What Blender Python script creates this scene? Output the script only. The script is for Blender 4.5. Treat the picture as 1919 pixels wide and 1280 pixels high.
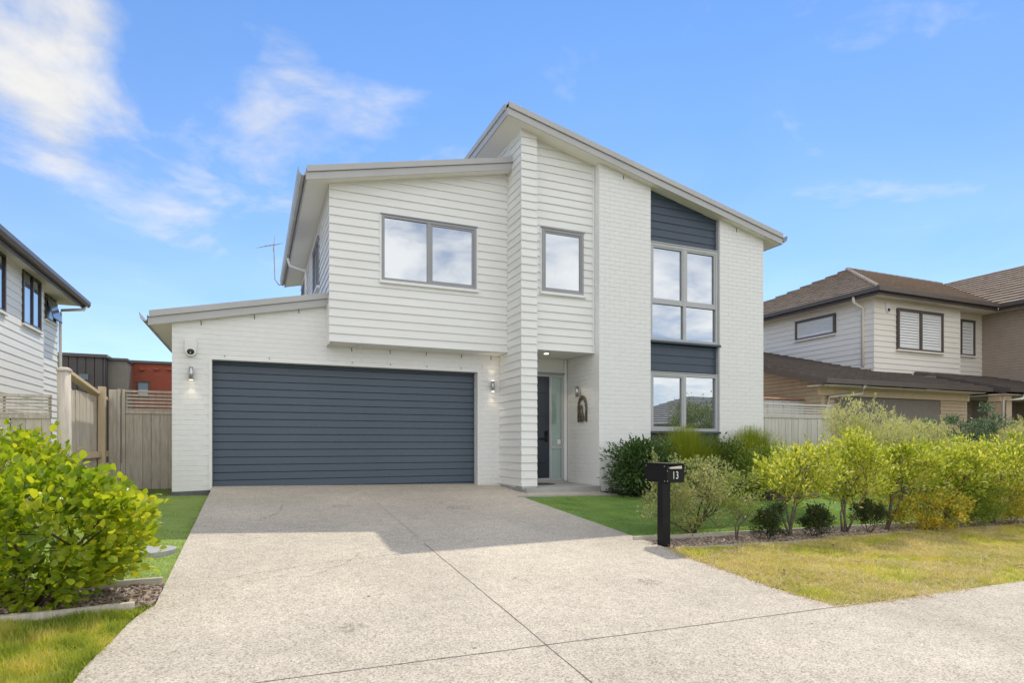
import bpy, math, random
import numpy as np
from mathutils import Matrix, Vector

for o in list(bpy.data.objects):
    bpy.data.objects.remove(o)
C = bpy.context.scene.collection
R = math.radians
rng = np.random.default_rng(7)
random.seed(7)

# ------------------------------------------------------------------ camera
F = 1139.6; HY = 832.5; CXP = 959.5; TH = R(23.017)
CAMZ = 1.5
cam = bpy.data.cameras.new('camera'); cam_o = bpy.data.objects.new('camera', cam); C.objects.link(cam_o)
cam.sensor_width = 36.0; cam.lens = F / 1919 * 36; cam.shift_y = (HY - 640) / 1919
cam.clip_start = 0.05; cam.clip_end = 2000
cam_o.location = (0, 0, CAMZ); cam_o.rotation_euler = (R(90), 0, -TH)
bpy.context.scene.camera = cam_o
ST, CT = math.sin(TH), math.cos(TH)

# ------------------------------------------------------------------ sun, sky, exposure
SUN_EL, SUN_AZ = R(56), R(36)            # azimuth measured from +Y towards +X
sdir = Vector((math.sin(SUN_AZ) * math.cos(SUN_EL), math.cos(SUN_AZ) * math.cos(SUN_EL), math.sin(SUN_EL)))
sl = bpy.data.lights.new('sun', 'SUN'); sl.energy = 2.0; sl.angle = R(0.5); sl.color = (1.0, 0.93, 0.80)
so = bpy.data.objects.new('sun', sl); C.objects.link(so)
so.rotation_euler = (-sdir).to_track_quat('-Z', 'Y').to_euler(); so.location = (20, 40, 60)
scn = bpy.context.scene
scn.view_settings.view_transform = 'Standard'; scn.view_settings.look = 'None'
scn.view_settings.gamma = 1; scn.view_settings.use_curve_mapping = False
scn.view_settings.exposure = 0.65

w = bpy.data.worlds.new("World"); scn.world = w; w.use_nodes = True
nt = w.node_tree; nt.nodes.clear()
def nd(nt, typ, **kw):
    n = nt.nodes.new(typ)
    for k, v in kw.items():
        if k.startswith('i_'):
            key = k[2:]
            key = int(key) if key.isdigit() else key
            n.inputs[key].default_value = v
        else: setattr(n, k, v)
    return n
def lk(nt, a, b): nt.links.new(a, b)
def mth(nt, op, a, b=None, c=None, clamp=False):
    n = nt.nodes.new('ShaderNodeMath'); n.operation = op; n.use_clamp = clamp
    for i, x in enumerate((a, b, c)):
        if x is None: continue
        if isinstance(x, (int, float)): n.inputs[i].default_value = x
        else: nt.links.new(x, n.inputs[i])
    return n.outputs[0]
def vdir(px, py):
    t = (px - CXP) / F
    return Vector((ST + CT * t, CT - ST * t, (HY - py) / F)).normalized()
sky = nd(nt, 'ShaderNodeTexSky', sky_type='NISHITA', sun_disc=False)
sky.sun_elevation = SUN_EL; sky.sun_rotation = SUN_AZ; sky.altitude = 0; sky.air_density = 0.8; sky.dust_density = 0.0; sky.ozone_density = 4.0
hsv = nd(nt, 'ShaderNodeHueSaturation'); hsv.inputs['Saturation'].default_value = 1.12; hsv.inputs['Value'].default_value = 1.0
lk(nt, sky.outputs[0], hsv.inputs['Color'])
bg1 = nd(nt, 'ShaderNodeBackground', i_Strength=0.138); lk(nt, hsv.outputs[0], bg1.inputs[0])
bg2 = nd(nt, 'ShaderNodeBackground')
tc = nd(nt, 'ShaderNodeTexCoord')
sep = nd(nt, 'ShaderNodeSeparateXYZ'); lk(nt, tc.outputs['Generated'], sep.inputs[0])
zz = mth(nt, 'MAXIMUM', mth(nt, 'ADD', sep.outputs[2], 0.22), 0.05)
cmb = nd(nt, 'ShaderNodeCombineXYZ')
lk(nt, mth(nt, 'DIVIDE', sep.outputs[0], zz), cmb.inputs[0]); lk(nt, mth(nt, 'DIVIDE', sep.outputs[1], zz), cmb.inputs[1])
n1 = nd(nt, 'ShaderNodeTexNoise', i_Scale=2.3, i_Detail=9.0, i_Roughness=0.58, i_Distortion=0.5); lk(nt, cmb.outputs[0], n1.inputs['Vector'])
n2 = nd(nt, 'ShaderNodeTexNoise', i_Scale=7.0, i_Detail=6.0, i_Roughness=0.6, i_Distortion=0.3); lk(nt, cmb.outputs[0], n2.inputs['Vector'])
# coverage: fair-weather wisps to the north, broken cumulus to the south (as mirrored by the windows), spread overhead as added fill light
south = nd(nt, 'ShaderNodeMapRange', interpolation_type='SMOOTHSTEP'); lk(nt, sep.outputs[1], south.inputs[0])
for i, v in ((1, 0.36), (2, -0.36), (3, 0.0), (4, 0.40)): south.inputs[i].default_value = v
bias = mth(nt, 'ADD', south.outputs[0], -0.03)
def blob(px, py, r_in, r_out, amt):
    global bias
    d = vdir(px, py)
    dp = nd(nt, 'ShaderNodeVectorMath', operation='DOT_PRODUCT'); dp.inputs[1].default_value = d
    nrm = nd(nt, 'ShaderNodeVectorMath', operation='NORMALIZE'); lk(nt, tc.outputs['Generated'], nrm.inputs[0]); lk(nt, nrm.outputs[0], dp.inputs[0])
    m = nd(nt, 'ShaderNodeMapRange', interpolation_type='SMOOTHSTEP'); lk(nt, dp.outputs['Value'], m.inputs[0])
    for i, v in ((1, math.cos(R(r_out))), (2, math.cos(R(r_in))), (3, 0.0), (4, amt)): m.inputs[i].default_value = v
    bias = mth(nt, 'ADD', bias, m.outputs[0])
blob(25, 15, 1, 7.0, 0.31); blob(205, 85, 0, 5, 0.07); blob(45, 215, 0, 4.5, 0.17); blob(165, 250, 0, 4.5, 0.14); blob(520, 190, 0, 6, 0.09); blob(590, 275, 0, 8, 0.11); blob(760, 285, 0, 7, 0.15); blob(250, 360, 0, 9, 0.10); blob(430, 380, 0, 8, 0.10); blob(1690, 350, 0, 10, 0.04)
mix_n = mth(nt, 'ADD', mth(nt, 'MULTIPLY', n1.outputs[0], 0.72), mth(nt, 'MULTIPLY', n2.outputs[0], 0.28))
cov = mth(nt, 'ADD', mth(nt, 'ADD', mth(nt, 'MULTIPLY', mix_n, 1.35), -0.175), bias)
cm = nd(nt, 'ShaderNodeMapRange', interpolation_type='SMOOTHSTEP'); lk(nt, cov, cm.inputs[0])
veil = mth(nt, 'MULTIPLY', mth(nt, 'POWER', mth(nt, 'SUBTRACT', 1.0, mth(nt, 'ABSOLUTE', sep.outputs[2])), 3.0), 0.42)
for i, v in ((1, 0.49), (2, 0.98), (3, 0.0), (4, 0.95)): cm.inputs[i].default_value = v
# clouds facing the sun (south) outshine the back-lit northern ones, boosted further to fill the shade; thick parts are greyer
lk(nt, mth(nt, 'ADD', mth(nt, 'MULTIPLY', south.outputs[0], 1.42), 0.60), bg2.inputs['Strength'])
ccr = nd(nt, 'ShaderNodeValToRGB'); lk(nt, n1.outputs[0], ccr.inputs[0])
ccr.color_ramp.elements[0].position = 0.30; ccr.color_ramp.elements[0].color = (0.68, 0.69, 0.71, 1)
ccr.color_ramp.elements[1].position = 0.60; ccr.color_ramp.elements[1].color = (1.0, 0.98, 0.945, 1); lk(nt, ccr.outputs[0], bg2.inputs[0])
mixs = nd(nt, 'ShaderNodeMixShader'); lk(nt, mth(nt, 'MAXIMUM', cm.outputs[0], veil), mixs.inputs[0]); lk(nt, bg1.outputs[0], mixs.inputs[1]); lk(nt, bg2.outputs[0], mixs.inputs[2])
wo = nd(nt, 'ShaderNodeOutputWorld'); lk(nt, mixs.outputs[0], wo.inputs[0])
scn.cycles.max_bounces = 9; scn.cycles.diffuse_bounces = 6; scn.cycles.glossy_bounces = 3; scn.cycles.transparent_max_bounces = 8
scn.cycles.transmission_bounces = 4; scn.cycles.caustics_reflective = False; scn.cycles.caustics_refractive = False
scn.cycles.sample_clamp_indirect = 4.0

# ------------------------------------------------------------------ survey helpers (photo measurement -> metres)
def ratio(px):
    t = (px - CXP) / F
    return ST + CT * t, CT - ST * t
def WX(px, Y):
    a, b = ratio(px); return a / b * Y
def WZ(px, py, Y):
    a, b = ratio(px); return CAMZ + (HY - py) / F * Y / b
def gz(x, y):
    return 0.0023 + 0.064 * min(max(y, 0.0), 12.0) - 0.016 * min(max(x, -8.0), 26.0)
def G(px, py):
    a, b = ratio(px); k = (py - HY) / F
    zc = (CAMZ - 0.0023) / (k + 0.064 * b - 0.016 * a)
    return (a * zc, b * zc)
def gza(x, y):
    return 0.0023 + 0.064 * np.clip(y, 0, 12) - 0.016 * np.clip(x, -8, 26)

# ------------------------------------------------------------------ materials
def base_mat(name):
    m = bpy.data.materials.new(name); m.use_nodes = True
    t = m.node_tree; b = t.nodes['Principled BSDF']
    return m, t, b
def lin(r, g, b):
    f = lambda c: (c / 255 / 12.92) if c / 255 < .04045 else ((c / 255 + .055) / 1.055) ** 2.4
    return (f(r), f(g), f(b))
def pm(name, c1, c2=None, scale=4.0, rough=0.6, bump=0.0, bscale=60.0, spec=0.4, metal=0.0, per_obj=0.0, stretch=None, detail=5.0, island=0.0):
    m, t, b = base_mat(name)
    b.inputs['Roughness'].default_value = rough; b.inputs['Metallic'].default_value = metal
    b.inputs['Specular IOR Level'].default_value = spec
    c2 = c2 or tuple(x * 0.88 for x in c1)
    geo = nd(t, 'ShaderNodeNewGeometry')
    vec = geo.outputs['Position']
    if stretch:
        mp = nd(t, 'ShaderNodeMapping'); mp.inputs['Scale'].default_value = stretch; lk(t, vec, mp.inputs[0]); vec = mp.outputs[0]
    n = nd(t, 'ShaderNodeTexNoise', i_Scale=scale, i_Detail=detail, i_Roughness=0.6); lk(t, vec, n.inputs['Vector'])
    mr = nd(t, 'ShaderNodeMapRange'); lk(t, n.outputs[0], mr.inputs[0])
    mr.inputs[1].default_value = 0.32; mr.inputs[2].default_value = 0.68
    fac = mr.outputs[0]
    if per_obj:
        oi = nd(t, 'ShaderNodeObjectInfo')
        fac = mth(t, 'ADD', mth(t, 'MULTIPLY', fac, 1 - per_obj), mth(t, 'MULTIPLY', oi.outputs['Random'], per_obj), clamp=True)
    if island:
        fac = mth(t, 'ADD', mth(t, 'MULTIPLY', fac, 1 - island), mth(t, 'MULTIPLY', geo.outputs['Random Per Island'], island), clamp=True)
    mx = nd(t, 'ShaderNodeMix', data_type='RGBA'); lk(t, fac, mx.inputs[0])
    mx.inputs[6].default_value = (*c1, 1); mx.inputs[7].default_value = (*c2, 1)
    lk(t, mx.outputs[2], b.inputs['Base Color'])
    if bump:
        n2 = nd(t, 'ShaderNodeTexNoise', i_Scale=bscale, i_Detail=4.0); lk(t, vec, n2.inputs['Vector'])
        bp = nd(t, 'ShaderNodeBump', i_Strength=bump, i_Distance=0.01); lk(t, n2.outputs[0], bp.inputs['Height']); lk(t, bp.outputs[0], b.inputs['Normal'])
    return m
def leaf_mat(name, cols, trans=0.45, rough=0.45, tint=(1.25, 1.2, 0.5), clump=1.6, spec=0.5, cw=0.68):
    """cols: list of (pos, rgb) over a per-leaf random value; light also passes through the blade."""
    m, t, b = base_mat(name)
    geo = nd(t, 'ShaderNodeNewGeometry')
    n = nd(t, 'ShaderNodeTexNoise', i_Scale=clump, i_Detail=3.0); lk(t, geo.outputs['Position'], n.inputs['Vector'])
    oi = nd(t, 'ShaderNodeObjectInfo')
    rnd = mth(t, 'FRACT', mth(t, 'ADD', geo.outputs['Random Per Island'], mth(t, 'MULTIPLY', oi.outputs['Random'], 7.31)))
    fac = mth(t, 'ADD', mth(t, 'MULTIPLY', rnd, max(.3, 1.3-cw)), mth(t, 'MULTIPLY', mth(t, 'SUBTRACT', n.outputs[0], 0.22 if cw < 1 else 0.34), cw), clamp=True)
    cr = nd(t, 'ShaderNodeValToRGB'); lk(t, fac, cr.inputs[0])
    e = cr.color_ramp.elements
    while len(e) > 1: e.remove(e[-1])
    e[0].position = cols[0][0]; e[0].color = (*cols[0][1], 1)
    for p, c in cols[1:]:
        x = e.new(p); x.color = (*c, 1)
    lk(t, cr.outputs[0], b.inputs['Base Color'])
    b.inputs['Roughness'].default_value = rough; b.inputs['Specular IOR Level'].default_value = spec
    tr = nd(t, 'ShaderNodeBsdfTranslucent')
    tm = nd(t, 'ShaderNodeMix', data_type='RGBA', blend_type='MULTIPLY'); tm.inputs[0].default_value = 1
    lk(t, cr.outputs[0], tm.inputs[6]); tm.inputs[7].default_value = (*tint, 1); lk(t, tm.outputs[2], tr.inputs[0])
    ms = nd(t, 'ShaderNodeMixShader'); ms.inputs[0].default_value = trans
    lk(t, b.outputs[0], ms.inputs[1]); lk(t, tr.outputs[0], ms.inputs[2])
    lk(t, ms.outputs[0], t.nodes['Material Output'].inputs[0])
    return m
def glass_mat(name, refl=0.6, tint=(0.9, 0.95, 1.0), inside=(0.02, 0.024, 0.03)):
    m, t, b = base_mat(name)
    b.inputs['Base Color'].default_value = (*inside, 1); b.inputs['Roughness'].default_value = 0.3
    g = nd(t, 'ShaderNodeBsdfGlossy'); g.inputs['Roughness'].default_value = 0.0; g.inputs['Color'].default_value = (*tint, 1)
    geo = nd(t, 'ShaderNodeNewGeometry')
    n = nd(t, 'ShaderNodeTexNoise', i_Scale=0.9, i_Detail=0.0); lk(t, geo.outputs['Position'], n.inputs['Vector'])
    bp = nd(t, 'ShaderNodeBump', i_Strength=0.05, i_Distance=0.05); lk(t, n.outputs[0], bp.inputs['Height']); lk(t, bp.outputs[0], g.inputs['Normal'])
    ms = nd(t, 'ShaderNodeMixShader'); ms.inputs[0].default_value = refl
    lk(t, b.outputs[0], ms.inputs[1]); lk(t, g.outputs[0], ms.inputs[2]); lk(t, ms.outputs[0], t.nodes['Material Output'].inputs[0])
    return m
def clear_glass(name, refl=0.16):
    m, t, b = base_mat(name)
    tr = nd(t, 'ShaderNodeBsdfTransparent'); tr.inputs[0].default_value = (0.95, 0.97, 0.96, 1)
    g = nd(t, 'ShaderNodeBsdfGlossy'); g.inputs['Roughness'].default_value = 0.0
    ms = nd(t, 'ShaderNodeMixShader'); ms.inputs[0].default_value = refl
    lk(t, tr.outputs[0], ms.inputs[1]); lk(t, g.outputs[0], ms.inputs[2]); lk(t, ms.outputs[0], t.nodes['Material Output'].inputs[0])
    return m
def emit_mat(name, col, s):
    m, t, b = base_mat(name)
    b.inputs['Emission Color'].default_value = (*col, 1); b.inputs['Emission Strength'].default_value = s
    return m
def concrete_mat():
    m, t, b = base_mat('exposed_aggregate')
    geo = nd(t, 'ShaderNodeNewGeometry'); pos = geo.outputs['Position']
    v = nd(t, 'ShaderNodeTexVoronoi', i_Scale=105.0); lk(t, pos, v.inputs['Vector'])
    sepc = nd(t, 'ShaderNodeSeparateColor'); lk(t, v.outputs['Color'], sepc.inputs[0])
    cr = nd(t, 'ShaderNodeValToRGB'); lk(t, sepc.outputs[0], cr.inputs[0])
    e = cr.color_ramp.elements
    e[0].position = 0.0; e[0].color = (0.31, 0.27, 0.215, 1); e[1].position = 1.0; e[1].color = (0.70, 0.625, 0.51, 1)
    for p, c in ((0.12, (0.40, 0.35, 0.28)), (0.35, (0.53, 0.465, 0.375)), (0.7, (0.59, 0.52, 0.425))):
        x = e.new(p); x.color = (*c, 1)
    nb = nd(t, 'ShaderNodeTexNoise', i_Scale=0.55, i_Detail=6.0, i_Roughness=0.62); lk(t, pos, nb.inputs['Vector'])
    nm = nd(t, 'ShaderNodeTexNoise', i_Scale=7.0, i_Detail=6.0, i_Roughness=0.7); lk(t, pos, nm.inputs['Vector'])
    f = mth(t, 'ADD', mth(t, 'MULTIPLY', nb.outputs[0], 0.5), mth(t, 'MULTIPLY', nm.outputs[0], 0.35))
    mr = nd(t, 'ShaderNodeMapRange'); lk(t, f, mr.inputs[0])
    for i, x in ((1, 0.30), (2, 0.55), (3, 0.76), (4, 1.10)): mr.inputs[i].default_value = x
    mx = nd(t, 'ShaderNodeMix', data_type='RGBA', blend_type='MULTIPLY'); mx.inputs[0].default_value = 1
    lk(t, cr.outputs[0], mx.inputs[6])
    cc = nd(t, 'ShaderNodeCombineColor')
    for i in range(3): lk(t, mr.outputs[0], cc.inputs[i])
    lk(t, cc.outputs[0], mx.inputs[7]); lk(t, mx.outputs[2], b.inputs['Base Color'])
    b.inputs['Roughness'].default_value = 0.85; b.inputs['Specular IOR Level'].default_value = 0.25
    bp = nd(t, 'ShaderNodeBump', i_Strength=0.35, i_Distance=0.004); lk(t, v.outputs['Distance'], bp.inputs['Height']); lk(t, bp.outputs[0], b.inputs['Normal'])
    return m

M = {}
M['board'] = pm('white_board_paint', (0.80, 0.80, 0.785), (0.74, 0.74, 0.725), 2.2, 0.45, 0.05, 30, stretch=(0.4, 0.4, 2.5))
M['brickw'] = pm('white_painted_brick', (0.80, 0.80, 0.79), (0.76, 0.76, 0.755), 7, 0.6, 0.3, 55, per_obj=0.3)
M['mortarw'] = pm('painted_mortar', (0.79, 0.79, 0.785), (0.76, 0.76, 0.755), 9, 0.7, 0.2, 90)
M['soffit'] = pm('soffit_bounce_tint', (0.86, 0.835, 0.77), (0.84, 0.81, 0.75), 1.0, 0.6)  # white soffit, with warm light bounced off the drive mixed into its colour
M['trimw'] = pm('white_trim', (0.80, 0.80, 0.79), (0.76, 0.76, 0.75), 3, 0.4)
M['fascia'] = pm('grey_metal_fascia', (0.46, 0.46, 0.46), (0.42, 0.42, 0.42), 1.5, 0.4, metal=0.0)
M['gutterm'] = pm('pale_grey_gutter', (0.48, 0.48, 0.47), (0.36, 0.355, 0.34), 2.5, 0.4, stretch=(1, 1, 1))
M['alu'] = pm('grey_aluminium_joinery', (0.31, 0.315, 0.33), (0.28, 0.285, 0.30), 2, 0.35)
M['alul'] = pm('light_grey_joinery', (0.45, 0.46, 0.47), (0.41, 0.42, 0.43), 2, 0.35)
M['navy'] = pm('navy_board_paint', (0.052, 0.074, 0.108), (0.045, 0.064, 0.094), 2, 0.45, 0.05, 40)
M['door'] = pm('navy_door_steel', (0.058, 0.084, 0.118), (0.050, 0.074, 0.106), 0.7, 0.38, 0.02, 25, spec=0.5)
M['doorf'] = pm('navy_door_paint', (0.030, 0.040, 0.056), (0.026, 0.035, 0.05), 2, 0.35)
M['glass'] = glass_mat('mirror_glass', 0.50)
M['glassd'] = glass_mat('dark_glass', 0.25)
M['frost'] = glass_mat('obscure_glass', 0.25, inside=(0.28, 0.40, 0.36))
M['clear'] = clear_glass('clear_glass')
M['black'] = pm('black_paint', (0.006, 0.006, 0.008), (0.010, 0.010, 0.012), 6, 0.45, spec=0.25)
M['whitep'] = pm('white_plastic', (0.78, 0.78, 0.75), None, 3, 0.4)
M['darkp'] = pm('dark_plastic', (0.02, 0.02, 0.03), None, 3, 0.15)
M['steel'] = pm('brushed_steel', (0.55, 0.56, 0.58), None, 3, 0.28, metal=1.0)
M['bronze'] = pm('bronze', (0.10, 0.075, 0.05), (0.22, 0.19, 0.14), 40, 0.4, metal=0.6)
M['glow'] = emit_mat('lamp_glow', (1.0, 0.86, 0.62), 6.0)
M['conc'] = concrete_mat()
M['slab'] = pm('grey_concrete', (0.42, 0.42, 0.41), (0.34, 0.34, 0.33), 4, 0.8, 0.2, 60)
M['plinth'] = pm('dark_concrete', (0.15, 0.155, 0.17), (0.11, 0.115, 0.125), 6, 0.85, 0.3, 50)
M['joint'] = pm('dark_joint', (0.10, 0.09, 0.08), (0.19, 0.17, 0.15), 8, 0.9)
M['soil'] = pm('soil', (0.10, 0.075, 0.055), (0.055, 0.042, 0.032), 14, 0.95, 0.8, 40)
M['ground'] = pm('rough_grass_ground', (0.10, 0.115, 0.035), (0.15, 0.135, 0.06), 2.5, 0.95, 0.8, 60)
M['turfb'] = pm('verge_turf', (0.56, 0.47, 0.20), (0.40, 0.37, 0.11), 2.2, 0.95, 0.9, 70)
M['lawnb'] = pm('artificial_turf', (0.22, 0.35, 0.12), (0.17, 0.29, 0.09), 1.2, 0.9, 0.9, 90)
M['lawnl'] = pm('side_turf_sun_tint', (0.30, 0.38, 0.09), (0.24, 0.33, 0.08), 1.4, 0.9, 0.9, 90)  # same artificial turf as the front lawn, sunlight painted in as yellower colour
M['mulch'] = pm('bark_mulch', (0.16, 0.115, 0.09), (0.50, 0.40, 0.33), 30, 0.9, island=0.75)
M['timberg'] = pm('grey_timber', (0.70, 0.635, 0.55), (0.42, 0.37, 0.305), 5.0, 0.85, 0.4, 40, per_obj=0.35, stretch=(6, 6, 0.7))
M['timbery'] = pm('yellowed_timber', (0.68, 0.55, 0.38), (0.52, 0.42, 0.28), 3.0, 0.85, 0.4, 40, per_obj=0.35, stretch=(6, 6, 0.7))
M['timberp'] = pm('silvered_timber', (0.66, 0.64, 0.585), (0.50, 0.485, 0.44), 3.0, 0.85, 0.4, 40, per_obj=0.4, stretch=(6, 6, 0.7))
M['edging'] = pm('edging_timber', (0.58, 0.54, 0.46), (0.42, 0.37, 0.30), 5, 0.85, 0.3, 40, stretch=(1, 6, 6))
M['bark'] = pm('grey_bark', (0.25, 0.21, 0.165), (0.13, 0.105, 0.08), 18, 0.9, 0.5, 60)
M['barkd'] = pm('brown_bark', (0.14, 0.095, 0.06), (0.08, 0.055, 0.038), 18, 0.9, 0.5, 60)
M['cream'] = pm('cream_board_paint', (0.84, 0.79, 0.71), (0.80, 0.75, 0.67), 2.2, 0.5, stretch=(.4, .4, 2.5))
M['creamw'] = pm('pale_board_paint', (0.86, 0.81, 0.72), (0.82, 0.77, 0.68), 2.2, 0.5, stretch=(.4, .4, 2.5))
M['tanb'] = pm('tan_brick', (0.62, 0.50, 0.35), (0.52, 0.41, 0.28), 5, 0.85, 0.4, 60, per_obj=0.5)
M['greyb'] = pm('taupe_brick', (0.42, 0.345, 0.29), (0.32, 0.265, 0.22), 5, 0.85, 0.4, 60, per_obj=0.5)
M['mortar'] = pm('grey_mortar', (0.24, 0.215, 0.185), None, 9, 0.9)
M['tile'] = pm('brown_roof_tile', (0.34, 0.265, 0.20), (0.22, 0.17, 0.135), 6, 0.85, 0.3, 50, per_obj=0.5, island=0.3)
M['tiled'] = pm('dark_roof_tile', (0.17, 0.14, 0.12), (0.10, 0.085, 0.078), 6, 0.8, 0.3, 50, per_obj=0.5, island=0.3)
M['tileg'] = pm('grey_roof_tile', (0.36, 0.35, 0.33), (0.28, 0.27, 0.26), 3, 0.8)
M['brownf'] = pm('brown_fascia', (0.115, 0.092, 0.078), (0.095, 0.076, 0.066), 3, 0.4)
M['brownd'] = pm('brown_garage_door', (0.11, 0.09, 0.078), (0.09, 0.075, 0.065), 1, 0.45)
M['clad'] = pm('charcoal_cladding', (0.085, 0.078, 0.075), (0.07, 0.064, 0.062), 2, 0.55)
M['cladl'] = pm('taupe_cladding', (0.20, 0.18, 0.155), (0.17, 0.155, 0.135), 2, 0.6)
M['redb'] = pm('red_brick', (0.36, 0.095, 0.055), (0.27, 0.068, 0.042), 5, 0.85, 0.4, 60, per_obj=0.4, island=0.5)
M['redm'] = pm('red_brick_mortar', (0.25, 0.13, 0.10), None, 9, 0.9)
M['shedw'] = pm('white_corrugated_steel', (0.72, 0.72, 0.70), (0.62, 0.61, 0.59), 2, 0.45)
M['shedr'] = pm('rust_trim', (0.45, 0.24, 0.14), None, 4, 0.6)
M['asphalt'] = pm('asphalt', (0.055, 0.055, 0.058), (0.04, 0.04, 0.042), 8, 0.9, 0.4, 90)
M['mat'] = pm('coir_mat', (0.10, 0.085, 0.065), (0.07, 0.06, 0.045), 30, 0.95, 0.5, 90)
M['paper'] = pm('paper', (0.62, 0.58, 0.48), None, 6, 0.8)
M['rivet'] = pm('bare_rivet', (0.6, 0.6, 0.62), None, 3, 0.3, metal=0.8)
m_, t_, b_ = base_mat('tyre_rubber_mark'); b_.inputs['Base Color'].default_value = (.09, .08, .07, 1); b_.inputs['Roughness'].default_value = .8
g_ = nd(t_, 'ShaderNodeNewGeometry'); n_ = nd(t_, 'ShaderNodeTexNoise', i_Scale=26.0, i_Detail=5.0); lk(t_, g_.outputs['Position'], n_.inputs['Vector'])
r_ = nd(t_, 'ShaderNodeMapRange'); lk(t_, n_.outputs[0], r_.inputs[0])
for i_, v_ in ((1, .42), (2, .72), (3, .0), (4, .34)): r_.inputs[i_].default_value = v_
lk(t_, r_.outputs[0], b_.inputs['Alpha']); M['scuff'] = m_
# foliage
M['lf_gris'] = leaf_mat('glossy_lime_leaf', [(0.05, (0.09, 0.17, 0.015)), (0.4, (0.24, 0.35, 0.03)), (0.72, (0.44, 0.52, 0.045)), (0.92, (0.66, 0.66, 0.07)), (0.97, (0.85, 0.60, 0.06)), (0.99, (0.45, 0.25, 0.08))], 0.55, 0.3, (1.35, 1.25, 0.35))
M['lf_gold'] = leaf_mat('golden_leaf', [(0.05, (0.12, 0.19, 0.025)), (0.36, (0.33, 0.42, 0.04)), (0.60, (0.58, 0.61, 0.11)), (0.86, (0.82, 0.81, 0.32)), (0.97, (0.86, 0.66, 0.32))], 0.52, 0.4, (1.22, 1.13, 0.48))
M['lf_amber'] = leaf_mat('amber_leaf', [(0.05, (0.14, 0.20, 0.03)), (0.5, (0.40, 0.44, 0.06)), (0.8, (0.76, 0.60, 0.11)), (0.95, (0.82, 0.54, 0.18))], 0.45, 0.45, (1.3, 1.05, 0.4))
M['lf_dark'] = leaf_mat('dark_green_leaf', [(0.05, (0.035, 0.075, 0.02)), (0.5, (0.075, 0.145, 0.04)), (0.9, (0.15, 0.23, 0.08))], 0.3, 0.35, (1.2, 1.2, 0.5))
M['lf_box'] = leaf_mat('blackish_green_leaf', [(0.05, (0.02, 0.035, 0.012)), (0.5, (0.04, 0.07, 0.02)), (0.9, (0.09, 0.10, 0.035))], 0.25, 0.4, (1.2, 1.15, 0.5))
M['lf_grey'] = leaf_mat('grey_green_leaf', [(0.05, (0.13, 0.17, 0.055)), (0.45, (0.30, 0.34, 0.13)), (0.8, (0.52, 0.53, 0.27)), (0.95, (0.72, 0.66, 0.40))], 0.35, 0.5, (1.15, 1.1, 0.6))
M['lf_silver'] = leaf_mat('silver_leaf', [(0.05, (0.34, 0.37, 0.17)), (0.5, (0.60, 0.60, 0.32)), (0.9, (0.82, 0.78, 0.50))], 0.5, 0.5, (1.1, 1.1, 0.65))
M['lf_blue'] = leaf_mat('blue_green_leaf', [(0.05, (0.05, 0.085, 0.055)), (0.5, (0.13, 0.20, 0.12)), (0.85, (0.30, 0.37, 0.23)), (0.97, (0.45, 0.28, 0.22))], 0.3, 0.4, (1.1, 1.15, 0.7))
M['lf_mid'] = leaf_mat('mid_green_leaf', [(0.05, (0.09, 0.15, 0.03)), (0.5, (0.20, 0.29, 0.045)), (0.9, (0.38, 0.42, 0.08))], 0.4, 0.4, (1.25, 1.2, 0.45))
M['reed'] = leaf_mat('rush_green', [(0.05, (0.11, 0.17, 0.02)), (0.5, (0.30, 0.37, 0.04)), (0.9, (0.50, 0.52, 0.09))], 0.4, 0.45, (1.25, 1.15, 0.4))
M['gr_verge'] = leaf_mat('dry_verge_grass', [(0.05, (0.28, 0.36, 0.05)), (0.35, (0.48, 0.52, 0.10)), (0.6, (0.70, 0.63, 0.24)), (0.9, (0.85, 0.74, 0.46))], 0.5, 0.6, (1.2, 1.1, 0.5), 2.2, 0.2, 0.95)
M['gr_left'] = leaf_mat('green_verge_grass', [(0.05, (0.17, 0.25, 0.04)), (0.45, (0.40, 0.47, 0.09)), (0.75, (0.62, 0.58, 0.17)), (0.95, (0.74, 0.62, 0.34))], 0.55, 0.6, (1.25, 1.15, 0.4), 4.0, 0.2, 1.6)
M['gr_turf'] = leaf_mat('artificial_turf_pile', [(0.05, (0.20, 0.32, 0.10)), (0.5, (0.32, 0.47, 0.14)), (0.9, (0.46, 0.56, 0.22))], 0.4, 0.6, (1.5, 1.25, 0.5), 2.2, 0.15, 1.1)
M['straw'] = leaf_mat('dead_straw', [(0.05, (0.48, 0.36, 0.20)), (0.5, (0.66, 0.53, 0.32)), (0.9, (0.82, 0.72, 0.52))], 0.3, 0.7, (1.1, 1.0, 0.7), 3, 0.2)
M['litter'] = leaf_mat('dry_leaf', [(0.05, (0.16, 0.10, 0.06)), (0.5, (0.34, 0.24, 0.15)), (0.9, (0.55, 0.43, 0.30))], 0.2, 0.7, (1.1, 1.0, 0.7), 3, 0.2)

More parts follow.
